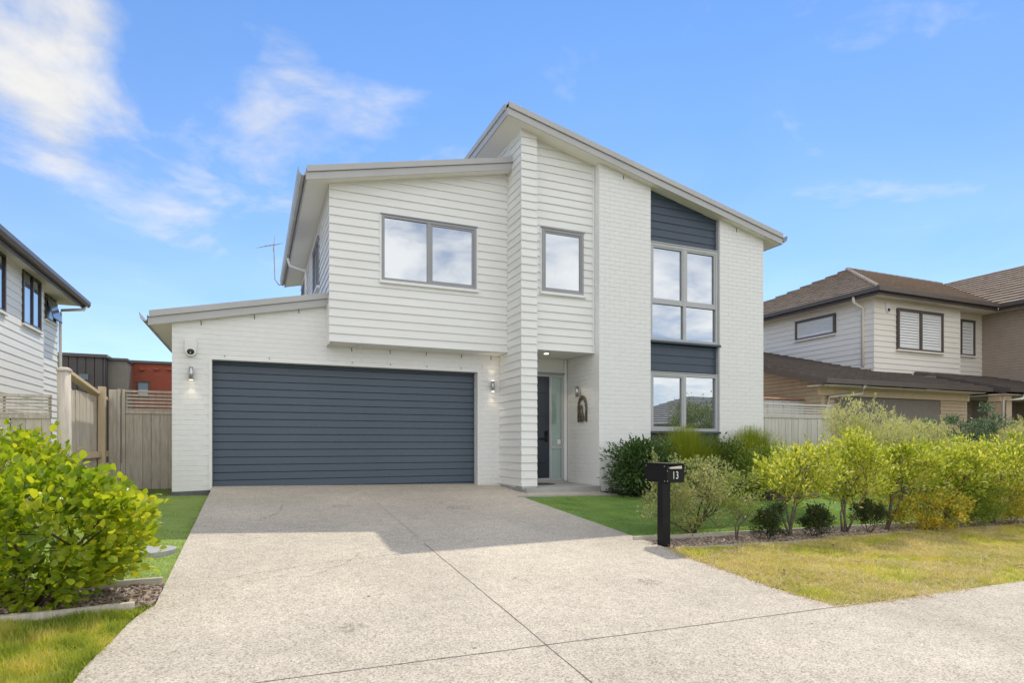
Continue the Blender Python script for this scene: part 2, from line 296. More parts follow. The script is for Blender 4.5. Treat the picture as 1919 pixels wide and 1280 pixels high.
# ------------------------------------------------------------------ mesh helpers
class MB:
    def __init__(s): s.v = []; s.f = []
    def add(s, vs, fs):
        k = len(s.v); s.v += [tuple(p) for p in vs]; s.f += [tuple(i + k for i in f) for f in fs]; return s
    def box(s, x0, x1, y0, y1, z0, z1):
        return s.add([(x0,y0,z0),(x1,y0,z0),(x1,y1,z0),(x0,y1,z0),(x0,y0,z1),(x1,y0,z1),(x1,y1,z1),(x0,y1,z1)],
                     [(0,3,2,1),(4,5,6,7),(0,1,5,4),(1,2,6,5),(2,3,7,6),(3,0,4,7)])
    def loft(s, a, b):
        """two matching polygons joined into a solid"""
        n = len(a)
        return s.add(list(a) + list(b), [tuple(range(n))[::-1], tuple(range(n, 2*n))] + [(i, (i+1) % n, n + (i+1) % n, n + i) for i in range(n)])
    def fbox(s, fr, s0, s1, n0, n1, z0, z1):
        q = lambda a, n, z: fr_p(fr, a, n, z)
        return s.loft([q(s0,n0,z0),q(s1,n0,z0),q(s1,n0,z1),q(s0,n0,z1)], [q(s0,n1,z0),q(s1,n1,z0),q(s1,n1,z1),q(s0,n1,z1)])
    def tube(s, pts, r, n=6, cap=True):
        pts = [Vector(p) for p in pts]; rs = r if isinstance(r, (list, tuple)) else [r] * len(pts)
        k = len(s.v); rings = []
        for i, p in enumerate(pts):
            d = (pts[min(i+1, len(pts)-1)] - pts[max(i-1, 0)])
            d = d.normalized() if d.length > 1e-9 else Vector((0,0,1))
            a = d.cross(Vector((0,0,1)) if abs(d.z) < .95 else Vector((1,0,0))).normalized(); b = d.cross(a)
            for j in range(n):
                an = 2*math.pi*j/n; s.v.append(tuple(p + (a*math.cos(an) + b*math.sin(an))*rs[i]))
        for i in range(len(pts)-1):
            for j in range(n):
                s.f.append((k+i*n+j, k+i*n+(j+1)%n, k+(i+1)*n+(j+1)%n, k+(i+1)*n+j))
        if cap:
            s.f.append(tuple(k+j for j in range(n))[::-1]); s.f.append(tuple(k+(len(pts)-1)*n+j for j in range(n)))
        return s
    def ball(s, c, r, n=8, m=6):
        rx, ry, rz = r if isinstance(r, tuple) else (r, r, r); k = len(s.v)
        s.v.append((c[0],c[1],c[2]-rz))
        for i in range(1, m):
            a = -math.pi/2 + math.pi*i/m
            for j in range(n):
                t = 2*math.pi*j/n; s.v.append((c[0]+rx*math.cos(a)*math.cos(t), c[1]+ry*math.cos(a)*math.sin(t), c[2]+rz*math.sin(a)))
        s.v.append((c[0],c[1],c[2]+rz)); top = len(s.v)-1
        for j in range(n):
            s.f.append((k, k+1+(j+1)%n, k+1+j)); s.f.append((top, k+1+(m-2)*n+j, k+1+(m-2)*n+(j+1)%n))
        for i in range(m-2):
            for j in range(n):
                a = k+1+i*n; s.f.append((a+j, a+(j+1)%n, a+n+(j+1)%n, a+n+j))
        return s
    def build(s, name, mat, parent=None, smooth=False, label=None, bevel=0):
        me = bpy.data.meshes.new(name); me.from_pydata(s.v, [], s.f); me.validate(); 
        return place(name, me, mat, parent, smooth, label, bevel)
def place(name, me, mat, parent=None, smooth=False, label=None, bevel=0):
    if mat is not None and not me.materials: me.materials.append(M[mat] if isinstance(mat, str) else mat)
    if smooth: me.polygons.foreach_set('use_smooth', [True] * len(me.polygons))
    o = bpy.data.objects.new(name, me); C.objects.link(o)
    attach(o, parent)
    if bevel:
        b = o.modifiers.new('bevel', 'BEVEL'); b.width = bevel; b.segments = 2; b.limit_method = 'ANGLE'
    if label: o['label'] = label
    return o
def attach(o, parent):
    if parent is not None:
        o.parent = parent
        if parent.type == 'EMPTY': o.matrix_parent_inverse = Matrix.Translation(-parent.location)
def np_mesh(name, v, f, mat, parent=None, smooth=False):
    v = np.asarray(v, dtype=np.float32); f = np.asarray(f, dtype=np.int32); k = f.shape[1]
    me = bpy.data.meshes.new(name)
    me.vertices.add(len(v)); me.vertices.foreach_set('co', v.ravel())
    me.loops.add(f.size); me.loops.foreach_set('vertex_index', f.ravel())
    me.polygons.add(len(f)); me.polygons.foreach_set('loop_start', np.arange(0, f.size, k, dtype=np.int32))
    if smooth: me.polygons.foreach_set('use_smooth', np.ones(len(f), dtype=bool))
    me.update(calc_edges=True)
    return place(name, me, mat, parent)
def thing(name, label, cat, loc=(0, 0, 0), group=None):
    o = bpy.data.objects.new(name, None); C.objects.link(o); o.location = loc; o.empty_display_size = 0.2
    return tag(o, label, cat, group)
def tag(o, label, cat, group=None):
    o['label'] = label; o['category'] = cat
    if group: o['group'] = group
    return o
def struct(o): o['kind'] = 'structure'; return o
def stuff(o): o['kind'] = 'stuff'; return o
# wall frames: (origin x, origin y, s-direction, outward normal)
def FY(Y): return (0, Y, (1, 0), (0, -1))            # faces the street
def FXp(X): return (X, 0, (0, 1), (1, 0))            # faces +X
def FXm(X): return (X, 0, (0, 1), (-1, 0))           # faces -X
def fr_p(fr, s, n, z): return (fr[0] + fr[2][0]*s + fr[3][0]*n, fr[1] + fr[2][1]*s + fr[3][1]*n, z)
def clip(poly, a, b, c):
    """keep a*s + b*z <= c"""
    out = []
    for i in range(len(poly)):
        p, q = poly[i], poly[(i+1) % len(poly)]; dp = a*p[0]+b*p[1]-c; dq = a*q[0]+b*q[1]-c
        if dp <= 0: out.append(p)
        if (dp < 0 < dq) or (dq < 0 < dp):
            t = dp/(dp-dq); out.append((p[0]+t*(q[0]-p[0]), p[1]+t*(q[1]-p[1])))
    return out
def parea(p): return abs(sum(p[i][0]*p[(i+1)%len(p)][1]-p[(i+1)%len(p)][0]*p[i][1] for i in range(len(p))))/2 if len(p) > 2 else 0
def in_view(c, margin=60):
    zc = c[0]*ST + c[1]*CT
    if zc < 0.2: return False
    px = CXP + F*(c[0]*CT - c[1]*ST)/zc; py = HY - F*(c[2]-CAMZ)/zc
    return -margin < px < 1919+margin and -margin < py < 1280+margin
def solid(a, b):
    mb = MB(); mb.loft(a, b); return mb.v, mb.f
def emit(name, pieces, mat, parent, limit=300, rest_name=None):
    """pieces: (verts, faces, area). The largest on show become single parts sharing mesh data, the rest one joined part."""
    rec = []
    for v, f, ar in pieces:
        n = len(v); c = (sum(p[0] for p in v)/n, sum(p[1] for p in v)/n, sum(p[2] for p in v)/n)
        d2 = c[0]**2 + c[1]**2 + (c[2]-CAMZ)**2
        rec.append((ar/d2*(1 if in_view(c) else 0.001), c, v, f))
    rec.sort(key=lambda r: -r[0])
    cache = {}
    for _, c, v, f in rec[:limit]:
        loc = [(round(p[0]-c[0], 4), round(p[1]-c[1], 4), round(p[2]-c[2], 4)) for p in v]
        key = tuple(loc)
        if key not in cache:
            me = bpy.data.meshes.new(name); me.from_pydata(loc, [], f); cache[key] = me
        o = place(name, cache[key], mat, parent); o.location = c
    if len(rec) > limit:
        mb = MB()
        for _, c, v, f in rec[limit:]: mb.add(v, f)
        stuff(mb.build(rest_name or (name + '_field'), mat, parent))
def boards(fr, s0, s1, zb, zt, pitch, clips=(), openings=(), t0=0.030, t1=0.010, base=0.0):
    """lapped weatherboards: one tapered solid per board, cut round openings and by the roof line"""
    out = []; z = zb; k = 0
    while z < zt - 1e-6:
        z1 = z + pitch
        xs = sorted({s0, s1, *[x for o in openings for x in o[:2] if s0 < x < s1]})
        runs = []
        for a, b in zip(xs, xs[1:]):
            iv = [(z, min(z1, zt))]
            for (oa, ob, oz0, oz1) in openings:
                if oa <= a + 1e-6 and b <= ob + 1e-6:
                    iv2 = []
                    for (p, q) in iv:
                        if oz0 > p: iv2.append((p, min(q, oz0)))
                        if oz1 < q: iv2.append((max(p, oz1), q))
                        
                    iv = [x for x in iv2 if x[1] - x[0] > 0.004]
            for x in iv: runs.append([a, b, x[0], x[1]])
        merged = []
        for r in runs:
            m = next((q for q in merged if abs(q[1]-r[0]) < 1e-6 and q[2:] == r[2:]), None)
            if m: m[1] = r[1]
            else: merged.append(r)
        for a, b, p, q in merged:
            poly = [(a, p), (b, p), (b, q), (a, q)]
            for (ca, cb, cc) in clips: poly = clip(poly, ca, cb, cc) if len(poly) > 2 else poly
            if parea(poly) < 0.0008: continue
            jit = random.uniform(-.0015, .0015)
            off = lambda zz: base + t0 + jit - (t0 - t1) * (zz - z) / pitch
            fv = [fr_p(fr, x, off(y), y) for x, y in poly]; bv = [fr_p(fr, x, base - 0.005, y) for x, y in poly]
            v, f = solid(fv, bv); out.append((v, f, parea(poly)))
        z = z1; k += 1
    return out
def bricks(fr, s0, s1, zb, zt, bl, bh, joint=0.005, clips=(), openings=(), depth=0.0022, base=0.0, rough=0.0005):
    out = []; z = zb; k = 0
    while z < zt - 0.02:
        x = s0 - (bl/2 if k % 2 else 0)
        while x < s1:
            a, b = max(x, s0), min(x + bl - joint*.45, s1)
            zz1 = min(z + bh - joint, zt)
            if b - a > 0.02 and not any(oa-1e-4 < (a+b)/2 < ob+1e-4 and oz0-1e-4 < (z+zz1)/2 < oz1 for (oa, ob, oz0, oz1) in openings):
                for (oa, ob, oz0, oz1) in openings:
                    if oz0 - 1e-4 < (z+zz1)/2 < oz1:
                        if a < oa < b: b = oa
                        if a < ob < b: a = ob
                poly = [(a, z), (b, z), (b, zz1), (a, zz1)]
                for (ca, cb, cc) in clips: poly = clip(poly, ca, cb, cc) if len(poly) > 2 else poly
                if parea(poly) > 0.0008:
                    d = base + depth + random.choice((-1, 0, 0, 1)) * rough
                    cx = sum(p[0] for p in poly)/len(poly); cz = sum(p[1] for p in poly)/len(poly)
                    sh = [(cx+(p[0]-cx)*(1-.001/max(.02, b-a)), cz+(p[1]-cz)*(1-.006/bh)) for p in poly]
                    v, f = solid([fr_p(fr, p, d, q) for p, q in sh], [fr_p(fr, p, base - .004, q) for p, q in poly])
                    out.append((v, f, parea(poly)))
            x += bl
        z += bh; k += 1
    return out
def wall_poly(fr, poly, n0, n1):
    mb = MB(); mb.loft([fr_p(fr, s, n1, z) for s, z in poly], [fr_p(fr, s, n0, z) for s, z in poly]); return mb
def window(parent, fr, s0, s1, z0, z1, mull=(), trans=(), fm='alu', gm='glass', t=0.05, d0=0.004, d1=0.05, sill='trimw', sash=(), head=True, mt=None, label=None, ext=0.04):
    """frame with panes set back in it; mull = vertical bars, trans = horizontal bars, sash = indices of panes with an extra opening sash"""
    mt = mt or t
    mb = MB()
    mb.fbox(fr, s0, s0+t, d0, d1, z0, z1); mb.fbox(fr, s1-t, s1, d0, d1, z0, z1)
    mb.fbox(fr, s0+t, s1-t, d0, d1-.002, z1-t, z1); mb.fbox(fr, s0+t, s1-t, d0, d1-.002, z0, z0+t)
    for x in mull: mb.fbox(fr, x-mt/2, x+mt/2, d0, d1-.004, z0+t, z1-t)
    xs = [s0+t] + [v for x in mull for v in (x-mt/2, x+mt/2)] + [s1-t]
    for zz in trans:
        for i in range(0, len(xs), 2): mb.fbox(fr, xs[i], xs[i+1], d0, d1-.006, zz-mt/2, zz+mt/2)
    wn = mb.build('window', fm, parent, label=label)
    zs = [z0+t] + [v for x in trans for v in (x-mt/2, x+mt/2)] + [z1-t]
    k = 0
    for j in range(0, len(zs), 2):
        for i in range(0, len(xs), 2):
            a, b, p, q = xs[i], xs[i+1], zs[j], zs[j+1]
            if k in sash:
                sb = MB(); e = .035
                sb.fbox(fr, a+.002, a+e, d0+.01, d1-.012, p+.002, q-.002); sb.fbox(fr, b-e, b-.002, d0+.01, d1-.012, p+.002, q-.002)
                sb.fbox(fr, a+e, b-e, d0+.01, d1-.013, p+.002, p+e); sb.fbox(fr, a+e, b-e, d0+.01, d1-.013, q-e, q-.002)
                sb.build('sash', fm, wn); a += e; b -= e; p += e; q -= e
            MB().fbox(fr, a-.004, b+.004, d0+.002, d0+.012, p-.004, q+.004).build('pane', gm, wn)
            k += 1
    if sill: MB().fbox(fr, s0-ext, s1+ext, -.01, d1+.03, z0-.05, z0-.002).build('sill', sill, wn)
    if head: MB().fbox(fr, s0-ext*.6, s1+ext*.6, -.01, d1+.012, z1+.002, z1+.02).build('head_flashing', fm, wn)
    return wn
def roof_mono(parent, x0, x1, z_of, yf, yb, low, name='roof', fh=0.115, bh=0.095, sheet='fascia', gut='gutterm', gutter=True):
    """single pitched metal roof: z_of(x) is the soffit height; fascia and barge cap follow the slope"""
    P = lambda x, y, dz: (x, y, z_of(x) + dz)
    mb = MB()
    mb.loft([P(x0, yf+.0, fh+.012), P(x1, yf, fh+.012), P(x1, yb, fh+.012), P(x0, yb, fh+.012)], [P(x0, yf, fh+bh-.01), P(x1, yf, fh+bh-.01), P(x1, yb, fh+bh-.01), P(x0, yb, fh+bh-.01)])
    rf = mb.build(name, sheet, parent)
    rb = MB(); n = int((yb-yf)/0.4)
    for i in range(1, n):
        y = yf + i*0.4; rb.loft([P(x0, y, fh+bh-.012), P(x1, y, fh+bh-.012), P(x1, y+.06, fh+bh-.012), P(x0, y+.06, fh+bh-.012)], [P(x0, y+.015, fh+bh+.02), P(x1, y+.015, fh+bh+.02), P(x1, y+.045, fh+bh+.02), P(x0, y+.045, fh+bh+.02)])
    stuff(rb.build('roof_rib', sheet, rf))
    MB().loft([P(x0, yf+.02, .0), P(x1, yf+.02, .0), P(x1, yb-.02, .0), P(x0, yb-.02, .0)], [P(x0, yf+.02, .02), P(x1, yf+.02, .02), P(x1, yb-.02, .02), P(x0, yb-.02, .02)]).build('soffit', 'soffit', rf)
    MB().loft([P(x0, yf, -.012), P(x1, yf, -.012), P(x1, yf, fh), P(x0, yf, fh)], [P(x0, yf+.019, -.012), P(x1, yf+.019, -.012), P(x1, yf+.019, fh), P(x0, yf+.019, fh)]).build('fascia', sheet, rf)
    MB().loft([P(x0, yf-.028, fh+.004), P(x1, yf-.028, fh+.004), P(x1, yf-.028, fh+bh+.012), P(x0, yf-.028, fh+bh+.012)], [P(x0, yf+.1, fh+.004), P(x1, yf+.1, fh+.004), P(x1, yf+.1, fh+bh+.012), P(x0, yf+.1, fh+bh+.012)]).build('barge_cap', sheet, rf)
    hi, lo = (x1, x0) if low == 'l' else (x0, x1)
    sg = 1 if hi > lo else -1
    if abs(z_of(hi)-z_of(lo)) > 0 and parent is not None:
        a = hi
        MB().box(min(a, a+sg*.02), max(a, a+sg*.02), yf, yb, z_of(a)-.012, z_of(a)+fh).build('side_fascia', sheet, rf)
        MB().box(min(a-sg*.08, a+sg*.045), max(a-sg*.08, a+sg*.045), yf+.1005, yb, z_of(a)+fh+.004, z_of(a)+fh+bh+.014).build('ridge_cap', sheet, rf)
    a = lo
    MB().box(min(a, a-sg*.019), max(a, a-sg*.019), yf, yb, z_of(a)-.012, z_of(a)+fh-.01).build('side_fascia', sheet, rf)
    if gutter:
        zt = z_of(a) + fh + .05
        prof = [(a-sg*.022, zt-.02), (a-sg*.022, zt-.10), (a-sg*.05, zt-.125), (a-sg*.09, zt-.12), (a-sg*.125, zt-.08), (a-sg*.145, zt+.02), (a-sg*.137, zt+.02), (a-sg*.117, zt-.075), (a-sg*.085, zt-.11), (a-sg*.05, zt-.113), (a-sg*.03, zt-.095), (a-sg*.03, zt-.02)]
        g = MB().loft([(x, yf-.02, z) for x, z in prof], [(x, yb, z) for x, z in prof]).build('gutter', gut, rf)
    return rf

# ================================================================== GROUND
gx = np.array([-300, -120, -60, -30, -15, -8, -4, -2, 0, 2, 4, 8, 12, 16, 20, 26, 40, 80, 160, 300], float)
gy = np.array([-300, -120, -60, -30, -12, -6, -3, 0, 2, 4, 6, 8, 10, 12, 14, 20, 30, 60, 120, 300], float)
XX, YY = np.meshgrid(gx, gy); ZZ = gza(XX, YY) - 0.12
ny, nx = XX.shape
idx = np.arange(nx*ny).reshape(ny, nx)
gf = np.stack([idx[:-1,:-1], idx[:-1,1:], idx[1:,1:], idx[1:,:-1]], -1).reshape(-1, 4)
struct(np_mesh('ground', np.stack([XX, YY, ZZ], -1).reshape(-1, 3), gf, 'ground'))
def sheet(name, pts, mat, dz=0.0, skirt=0.15, parent=None, low=None):
    zf = low or (lambda x, y: 0)
    top = [(x, y, gz(x, y) + dz + zf(x, y)) for x, y in pts]; bot = [(x, y, z - skirt) for x, y, z in top]
    return MB().loft(bot, top).build(name, mat, parent)
DL, DR = -0.655, 4.385                 # driveway edges
left_flare = [G(291.5, 1133.5), G(262, 1152), G(240, 1170), G(212, 1200), G(185, 1225), G(160, 1250), G(135, 1282), (-1.2, 3.35), (-2.2, 3.2), (-7.9, 3.1)]
right_flare = [(DR, 5.75), G(1276, 1041), G(1320, 1056), G(1365, 1072), G(1450, 1102.5), G(1526, 1125.5), G(1569, 1135.5), G(1640, 1129), (6.2, 3.6), (9, 3.66), (25.9, 3.8)]
drive = [(DL, 11.76), (DL, 6.0)] + left_flare + [(-7.9, 1.0), (25.9, 1.0)] + right_flare[::-1] + [(DR, 9.83), (6.33, 9.86), (6.28, 10.36), (4.9, 10.42), (4.62, 10.45), (4.6, 11.5), (4.2, 11.76)]
dpts = [(x, y, gz(x, y)) for x, y in drive]
dr = MB(); dr.loft([(x, y, z-.14) for x, y, z in dpts], dpts); drv = struct(dr.build('driveway', 'conc'))
def strip(pa, pb, wd, name='control_joint', mat='joint', dz=.0015, parent=None, n=24, wob=.003):
    """thin saw-cut on the concrete, very slightly wandering"""
    a, b = Vector((pa[0], pa[1], 0)), Vector((pb[0], pb[1], 0)); d = (b-a).normalized(); nn = Vector((-d.y, d.x, 0))
    vs, fs = [], []
    for i in range(n+1):
        c = a.lerp(b, i/n) + nn*random.uniform(-wob, wob); hw = wd/2*random.uniform(.7, 1.25)
        for sgn in (-1, 1):
            p = c + nn*hw*sgn; vs.append((p.x, p.y, gz(p.x, p.y)+dz))
        if i: k = 2*i; fs.append((k-2, k-1, k+1, k))
    return MB().add(vs, fs).build(name, mat, parent)
strip((1.74, 1.0), (1.74, 6.6), .009, parent=drv); strip((-1.0, 3.5), (5.0, 3.56), .008, parent=drv)
strip((1.75, 6.9), (1.78, 11.2), .004, parent=drv)
def scuff(pts, wd, n=40):
    vs, fs = [], []
    P_ = [Vector((x, y, 0)) for x, y in pts]
    def at(u):
        u *= len(P_)-1; i = min(int(u), len(P_)-2); return P_[i].lerp(P_[i+1], u-i)
    for i in range(n+1):
        c = at(i/n); d = (at(min(1, i/n+.02))-at(max(0, i/n-.02))).normalized(); nn = Vector((-d.y, d.x, 0)); hw = wd/2*math.sin(math.pi*(i/n*.94+.03))**.4
        for sg in (-1, 1):
            p = c+nn*hw*sg; vs.append((p.x, p.y, gz(p.x, p.y)+.0032))
        if i: k = 2*i; fs.append((k-2, k-1, k+1, k))
    MB().add(vs, fs).build('tyre_scuff', 'scuff', drv)
for pts, wd in (([(-.35, 7.3), (.5, 7.75), (1.5, 8.05), (2.4, 8.1)], .035), ([(-.2, 7.1), (.6, 7.6), (1.6, 7.95)], .025), ([(-.3, 5.6), (.5, 5.95), (1.3, 6.15), (2.2, 6.2)], .045), ([(-.1, 5.45), (.5, 5.75), (1.1, 5.95)], .03), ([(.4, 5.5), (.8, 5.9), (1.0, 6.3)], .03), ([(.0, 8.2), (.3, 8.8), (.4, 9.6)], .05)): scuff(pts, wd)
for (x, y, r) in ((1.2, 9.3, .16), (2.9, 8.9, .22), (2.7, 9.4, .11), (3.3, 4.6, .13), (.6, 4.2, .10), (2.2, 5.0, .08)):
    vs = [(x+r*random.uniform(.6, 1.2)*math.cos(a), y+r*random.uniform(.6, 1.2)*math.sin(a)) for a in np.linspace(0, 2*math.pi, 18)[:-1]]
    MB().add([(a, b, gz(a, b)+.0026) for a, b in vs], [tuple(range(17))]).build('stain', 'scuff', drv)
road = struct(MB().add([(-200, -9, gz(0, 0)-.10), (200, -9, gz(0, 0)-.10), (200, -.6, gz(0, 0)-.10), (-200, -.6, gz(0, 0)-.10)], [(0, 1, 2, 3)]).build('road', 'asphalt'))
struct(MB().box(-60, 60, -.6, -.45, -.3, .12).build('kerb', 'slab'))
# left side: lawn, planting bed, verge (a little lower than the slab near the house)
lowl = lambda x, y: -0.02 - 0.10*min(max((y-5.5)/5.5, 0), 1)
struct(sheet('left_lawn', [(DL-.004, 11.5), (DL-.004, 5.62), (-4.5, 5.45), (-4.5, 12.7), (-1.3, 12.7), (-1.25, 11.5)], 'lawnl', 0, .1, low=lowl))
bedl = struct(sheet('left_garden_bed', [(DL-.004, 5.60), (DL-.004, 5.02), (-1.2, 4.95), (-4.5, 4.75), (-4.5, 5.43)], 'soil', -.02, .1))
struct(sheet('left_verge', [(DL-.004, 5.0)] + [(x-.004, y) for x, y in left_flare[:8]] + [(-2.2, 3.22), (-4.6, 3.2), (-4.5, 4.72), (-1.2, 4.92)], 'turfb', -.012, .1))
# right side: artificial lawn, planting bed, verge
lawn_poly = [(DR+.006, 9.80), (DR+.006, 6.30), (9, 6.28), (14.5, 6.25), (13.6, 8.7), (12.2, 9.3), (11.2, 10.3), (11.0, 9.1), (9.5, 8.75), (8.0, 8.9), (6.9, 9.35), (6.4, 9.84)]
struct(sheet('lawn', lawn_poly, 'lawnb', -.008, .1))
struct(sheet('house_garden_bed', [(6.42, 9.84), (6.92, 9.36), (8.0, 8.92), (9.5, 8.77), (11.0, 9.12), (11.18, 10.36), (6.3, 10.36)], 'soil', .01, .1))
struct(sheet('garden_bed', [(DR+.006, 6.20), (DR+.006, 5.76), (6.24, 5.70), (8.46, 5.84), (20, 5.9), (20, 6.2)], 'soil', -.035, .1))
verge_poly = [(DR+.004, 5.70)] + [(x+.004, y+.004) for x, y in right_flare[1:9]] + [(9, 3.67), (22, 3.8), (22, 5.86), (8.46, 5.80), (6.24, 5.66)]
struct(sheet('verge', verge_poly, 'turfb', -.012, .1))
def board_line(pts, name, mat, wd, h0, h1, parent=None, dz=0):
    mb = MB()
    for (a, b) in zip(pts, pts[1:]):
        va, vb = Vector((*a, 0)), Vector((*b, 0)); d = (vb-va).normalized(); n = Vector((-d.y, d.x, 0))*wd/2
        q = [va-n, vb-n, vb+n, va+n]
        mb.loft([(p.x, p.y, gz(p.x, p.y)+h0+dz) for p in q], [(p.x, p.y, gz(p.x, p.y)+h1+dz) for p in q])
    return mb.build(name, mat, parent)
tag(board_line([(DR-.12, 6.25), (8.2, 6.24), (8.21, 6.24), (14.4, 6.22)], 'edging_board', 'edging', .035, -.09, .035), 'pale timber edging board between lawn and mulch bed', 'garden edging')
tag(board_line([(DR+.1, 5.73), (6.24, 5.68), (8.46, 5.82), (15, 5.88)], 'edging_board', 'edging', .03, -.09, .004), 'low timber edging board between mulch bed and dry grass verge', 'garden edging')
tag(board_line([(DL-.02, 5.62), (-2.2, 5.55), (-4.4, 5.45)], 'edging_board', 'edging', .04, -.09, .05), 'weathered edging board behind the lime green bush', 'garden edging')
tag(board_line([(DL-.12, 5.01), (-1.2, 4.94), (-2.6, 4.85), (-4.4, 4.74)], 'edging_board', 'timberg', .035, -.09, .045), 'worn grey edging board in front of the lime green bush', 'garden edging')
tag(board_line([(4.3, 9.835), (6.36, 9.86)], 'path_edging', 'slab', .05, -.09, .02), 'thin pale concrete strip along the porch path', 'garden edging')

# ================================================================== MAIN HOUSE
H = thing('house', 'white two storey house with navy garage door and grey sloping roofs', 'house', (4.6, 11.6, .7))
YW, YD, YB1, YC, YB2, YT, YP = 11.55, 11.755, 11.154, 10.449, 10.57, 10.375, 11.71
XL, XB1, XC0, XC1, XT0, XT1 = -1.255, 1.256, 4.651, 4.939, 6.279, 10.547
XR0, XR1 = 7.50, 9.304
zA = lambda x: 1.5 + 5.56 - .226*(x-6.279)
zB = lambda x: 1.5 + 4.609 + .2225*(x-1.227)
zC = lambda x: 1.5 + 2.275 + .2*x
ZBOX = 3.3176; YBACK = 18.7
DX0, DX1, DZ1 = -.66, 4.155, 2.952      # garage opening
roofA = roof_mono(H, 4.268, 10.93, zA, 10.2, YBACK, 'r')
roofB = roof_mono(H, .834, XC0-.005, zB, 10.89, YBACK, 'l')
roofC = roof_mono(H, -1.57, XB1-.005, zC, 11.45, YBACK, 'l')
# --- wall cores
mb = MB()
wp = lambda fr, poly, n0, n1: mb.add(*(lambda q: (q.v, q.f))(wall_poly(fr, poly, n0, n1)))
wp(FY(YW), [(XL, .4), (DX0, .4), (DX0, zC(DX0)), (XL, zC(XL))], -.3, -.004)
wp(FY(YW), [(DX0, DZ1), (XB1, DZ1), (XB1, zC(XB1)), (DX0, zC(DX0))], -.3, -.004)
wp(FY(YW), [(XB1, DZ1), (DX1, DZ1), (DX1, ZBOX), (XB1, ZBOX)], -.3, -.004)
wp(FY(YW), [(DX1, .4), (XC0, .4), (XC0, ZBOX), (DX1, ZBOX)], -.3, -.004)
mb.box(XL+.004, XL+.2, YW+.3, YBACK-.4, .3, zC(XL)); mb.box(XL+.2, XT1-.2, YBACK-.6, YBACK-.4, .3, 3.4)
garage_core = mb.build('wall', 'mortarw', H)
mb = MB()
wp(FY(YB1), [(XB1, ZBOX), (XC0, ZBOX), (XC0, zB(XC0)), (XB1, zB(XB1))], -.2, 0)
wp(FXm(XB1), [(YB1+.2, ZBOX), (YBACK-.4, ZBOX), (YBACK-.4, zB(XB1)), (YB1+.2, zB(XB1))], -.2, 0)
mb.box(XB1+.02, XC0, YB1+.01, YW+.1, ZBOX-.012, ZBOX-.002)      # underside of the box
wp(FY(YC), [(XC0, .66), (XC1, .66), (XC1, zA(XC1)), (XC0, zA(XC0))], -.15, -.0)
wp(FXm(XC0), [(YC+.15, .66), (YBACK-.4, .66), (YBACK-.4, zA(XC0)), (YC+.15, zA(XC0))], -(XC1-XC0), 0)
wp(FY(YB2), [(XC1, ZBOX), (XT0, ZBOX), (XT0, zA(XT0)), (XC1, zA(XC1))], -.2, 0)
mb.box(XC1, XT0, YB2+.2, YP+.2, ZBOX+.02, ZBOX+.10)            # porch ceiling
mb.box(XC1, XT0, YP+.02, YP+.2, .6, ZBOX+.02)                  # porch back wall
upper_core = mb.build('wall', 'board', H)
mb = MB()
wp(FY(YT), [(XT0, .4), (XR0, .4), (XR0, zA(XR0)), (XT0, zA(XT0))], -.3, -.004)
wp(FY(YT), [(XR1, .4), (XT1, .4), (XT1, zA(XT1)), (XR1, zA(XR1))], -.3, -.004)
wp(FXm(XT0), [(YT+.3, .4), (YP+.2, .4), (YP+.2, ZBOX+.02), (YT+.3, ZBOX+.02)], -.3, -.004)
wp(FXm(XT0), [(YT+.3, ZBOX+.02), (YB2+.1, ZBOX+.02), (YB2+.1, zA(XT0)), (YT+.3, zA(XT0))], -.3, -.004)
mb.box(XT1-.3, XT1-.004, YT+.3, YBACK-.4, .3, zA(XT1)); mb.box(XC1, XT1-.3, YBACK-.6, YBACK-.4, .3, zA(XT1))
tower_core = mb.build('wall', 'mortarw', H)
MB().fbox(FY(YT+.11), XR0-.02, XR1+.02, -.1, 0, .4, zA(XR1)).build('wall', 'navy', H)
MB().add([(XR0-.02, YT+.12, zA(XR1)-.01), (XR1+.02, YT+.12, zA(XR1)-.01), (XR0-.02, YT+.12, zA(XR0)+.02)], [(0, 1, 2)]).build('gable_infill', 'navy', H)
# --- weatherboards
P15 = .1497
w1 = (WX(714.8, YB1), WX(891.5, YB1), WZ(714.8, 525.5, YB1), WZ(714.8, 402, YB1))
w2 = (WX(1014, YB2), WX(1091.7, YB2), WZ(1014, 546.5, YB2), WZ(1014, 427.5, YB2))
bd = []
grow = lambda o, e=.012: (o[0]-e, o[1]+e, o[2]-.045, o[3]+.02)
bd += boards(FY(YB1), XB1-.03, XC0-.002, ZBOX, 6.9, P15, [(-.2225, 1, 1.5+4.609-.2225*1.227)], [grow(w1)])
cA = (.226, 1, 1.5+5.56+.226*6.279)
bd += boards(FY(YC), XC0-.03, XC1+.012, .70, 7.5, P15, [cA])
bd += boards(FXm(XC0), YC-.012, YB1-.02, .70, 7.45, P15)
bd += boards(FXm(XC0), YB1-.02, YW-.005, .70, ZBOX-.02, P15)
bd += boards(FXm(XC0), 11.0, 14.0, 7.05, 7.43, P15)
bd += boards(FY(YB2), XC1+.002, XT0-.05, ZBOX, 7.4, P15, [cA], [grow(w2)])
side_w = [(13.0, 14.3, 4.75, 5.75), (16.6, 17.8, 4.75, 5.75)]
bd += boards(FXm(XB1), YB1-.012, YBACK-.4, ZBOX+P15*5, zB(XB1)-.03, P15, (), [(a-.02, b+.02, c-.05, d+.02) for a, b, c, d in side_w])
bd += boards(FXm(XB1), YB1-.012, YW-.0, ZBOX, ZBOX+P15*5, P15)
emit('weatherboard', bd, 'board', H)
MB().fbox(FXm(XB1), YB1+.02, YW-.002, .0, .038, ZBOX-.03, zC(XB1)-.0).build('corner_trim', 'trimw', H)
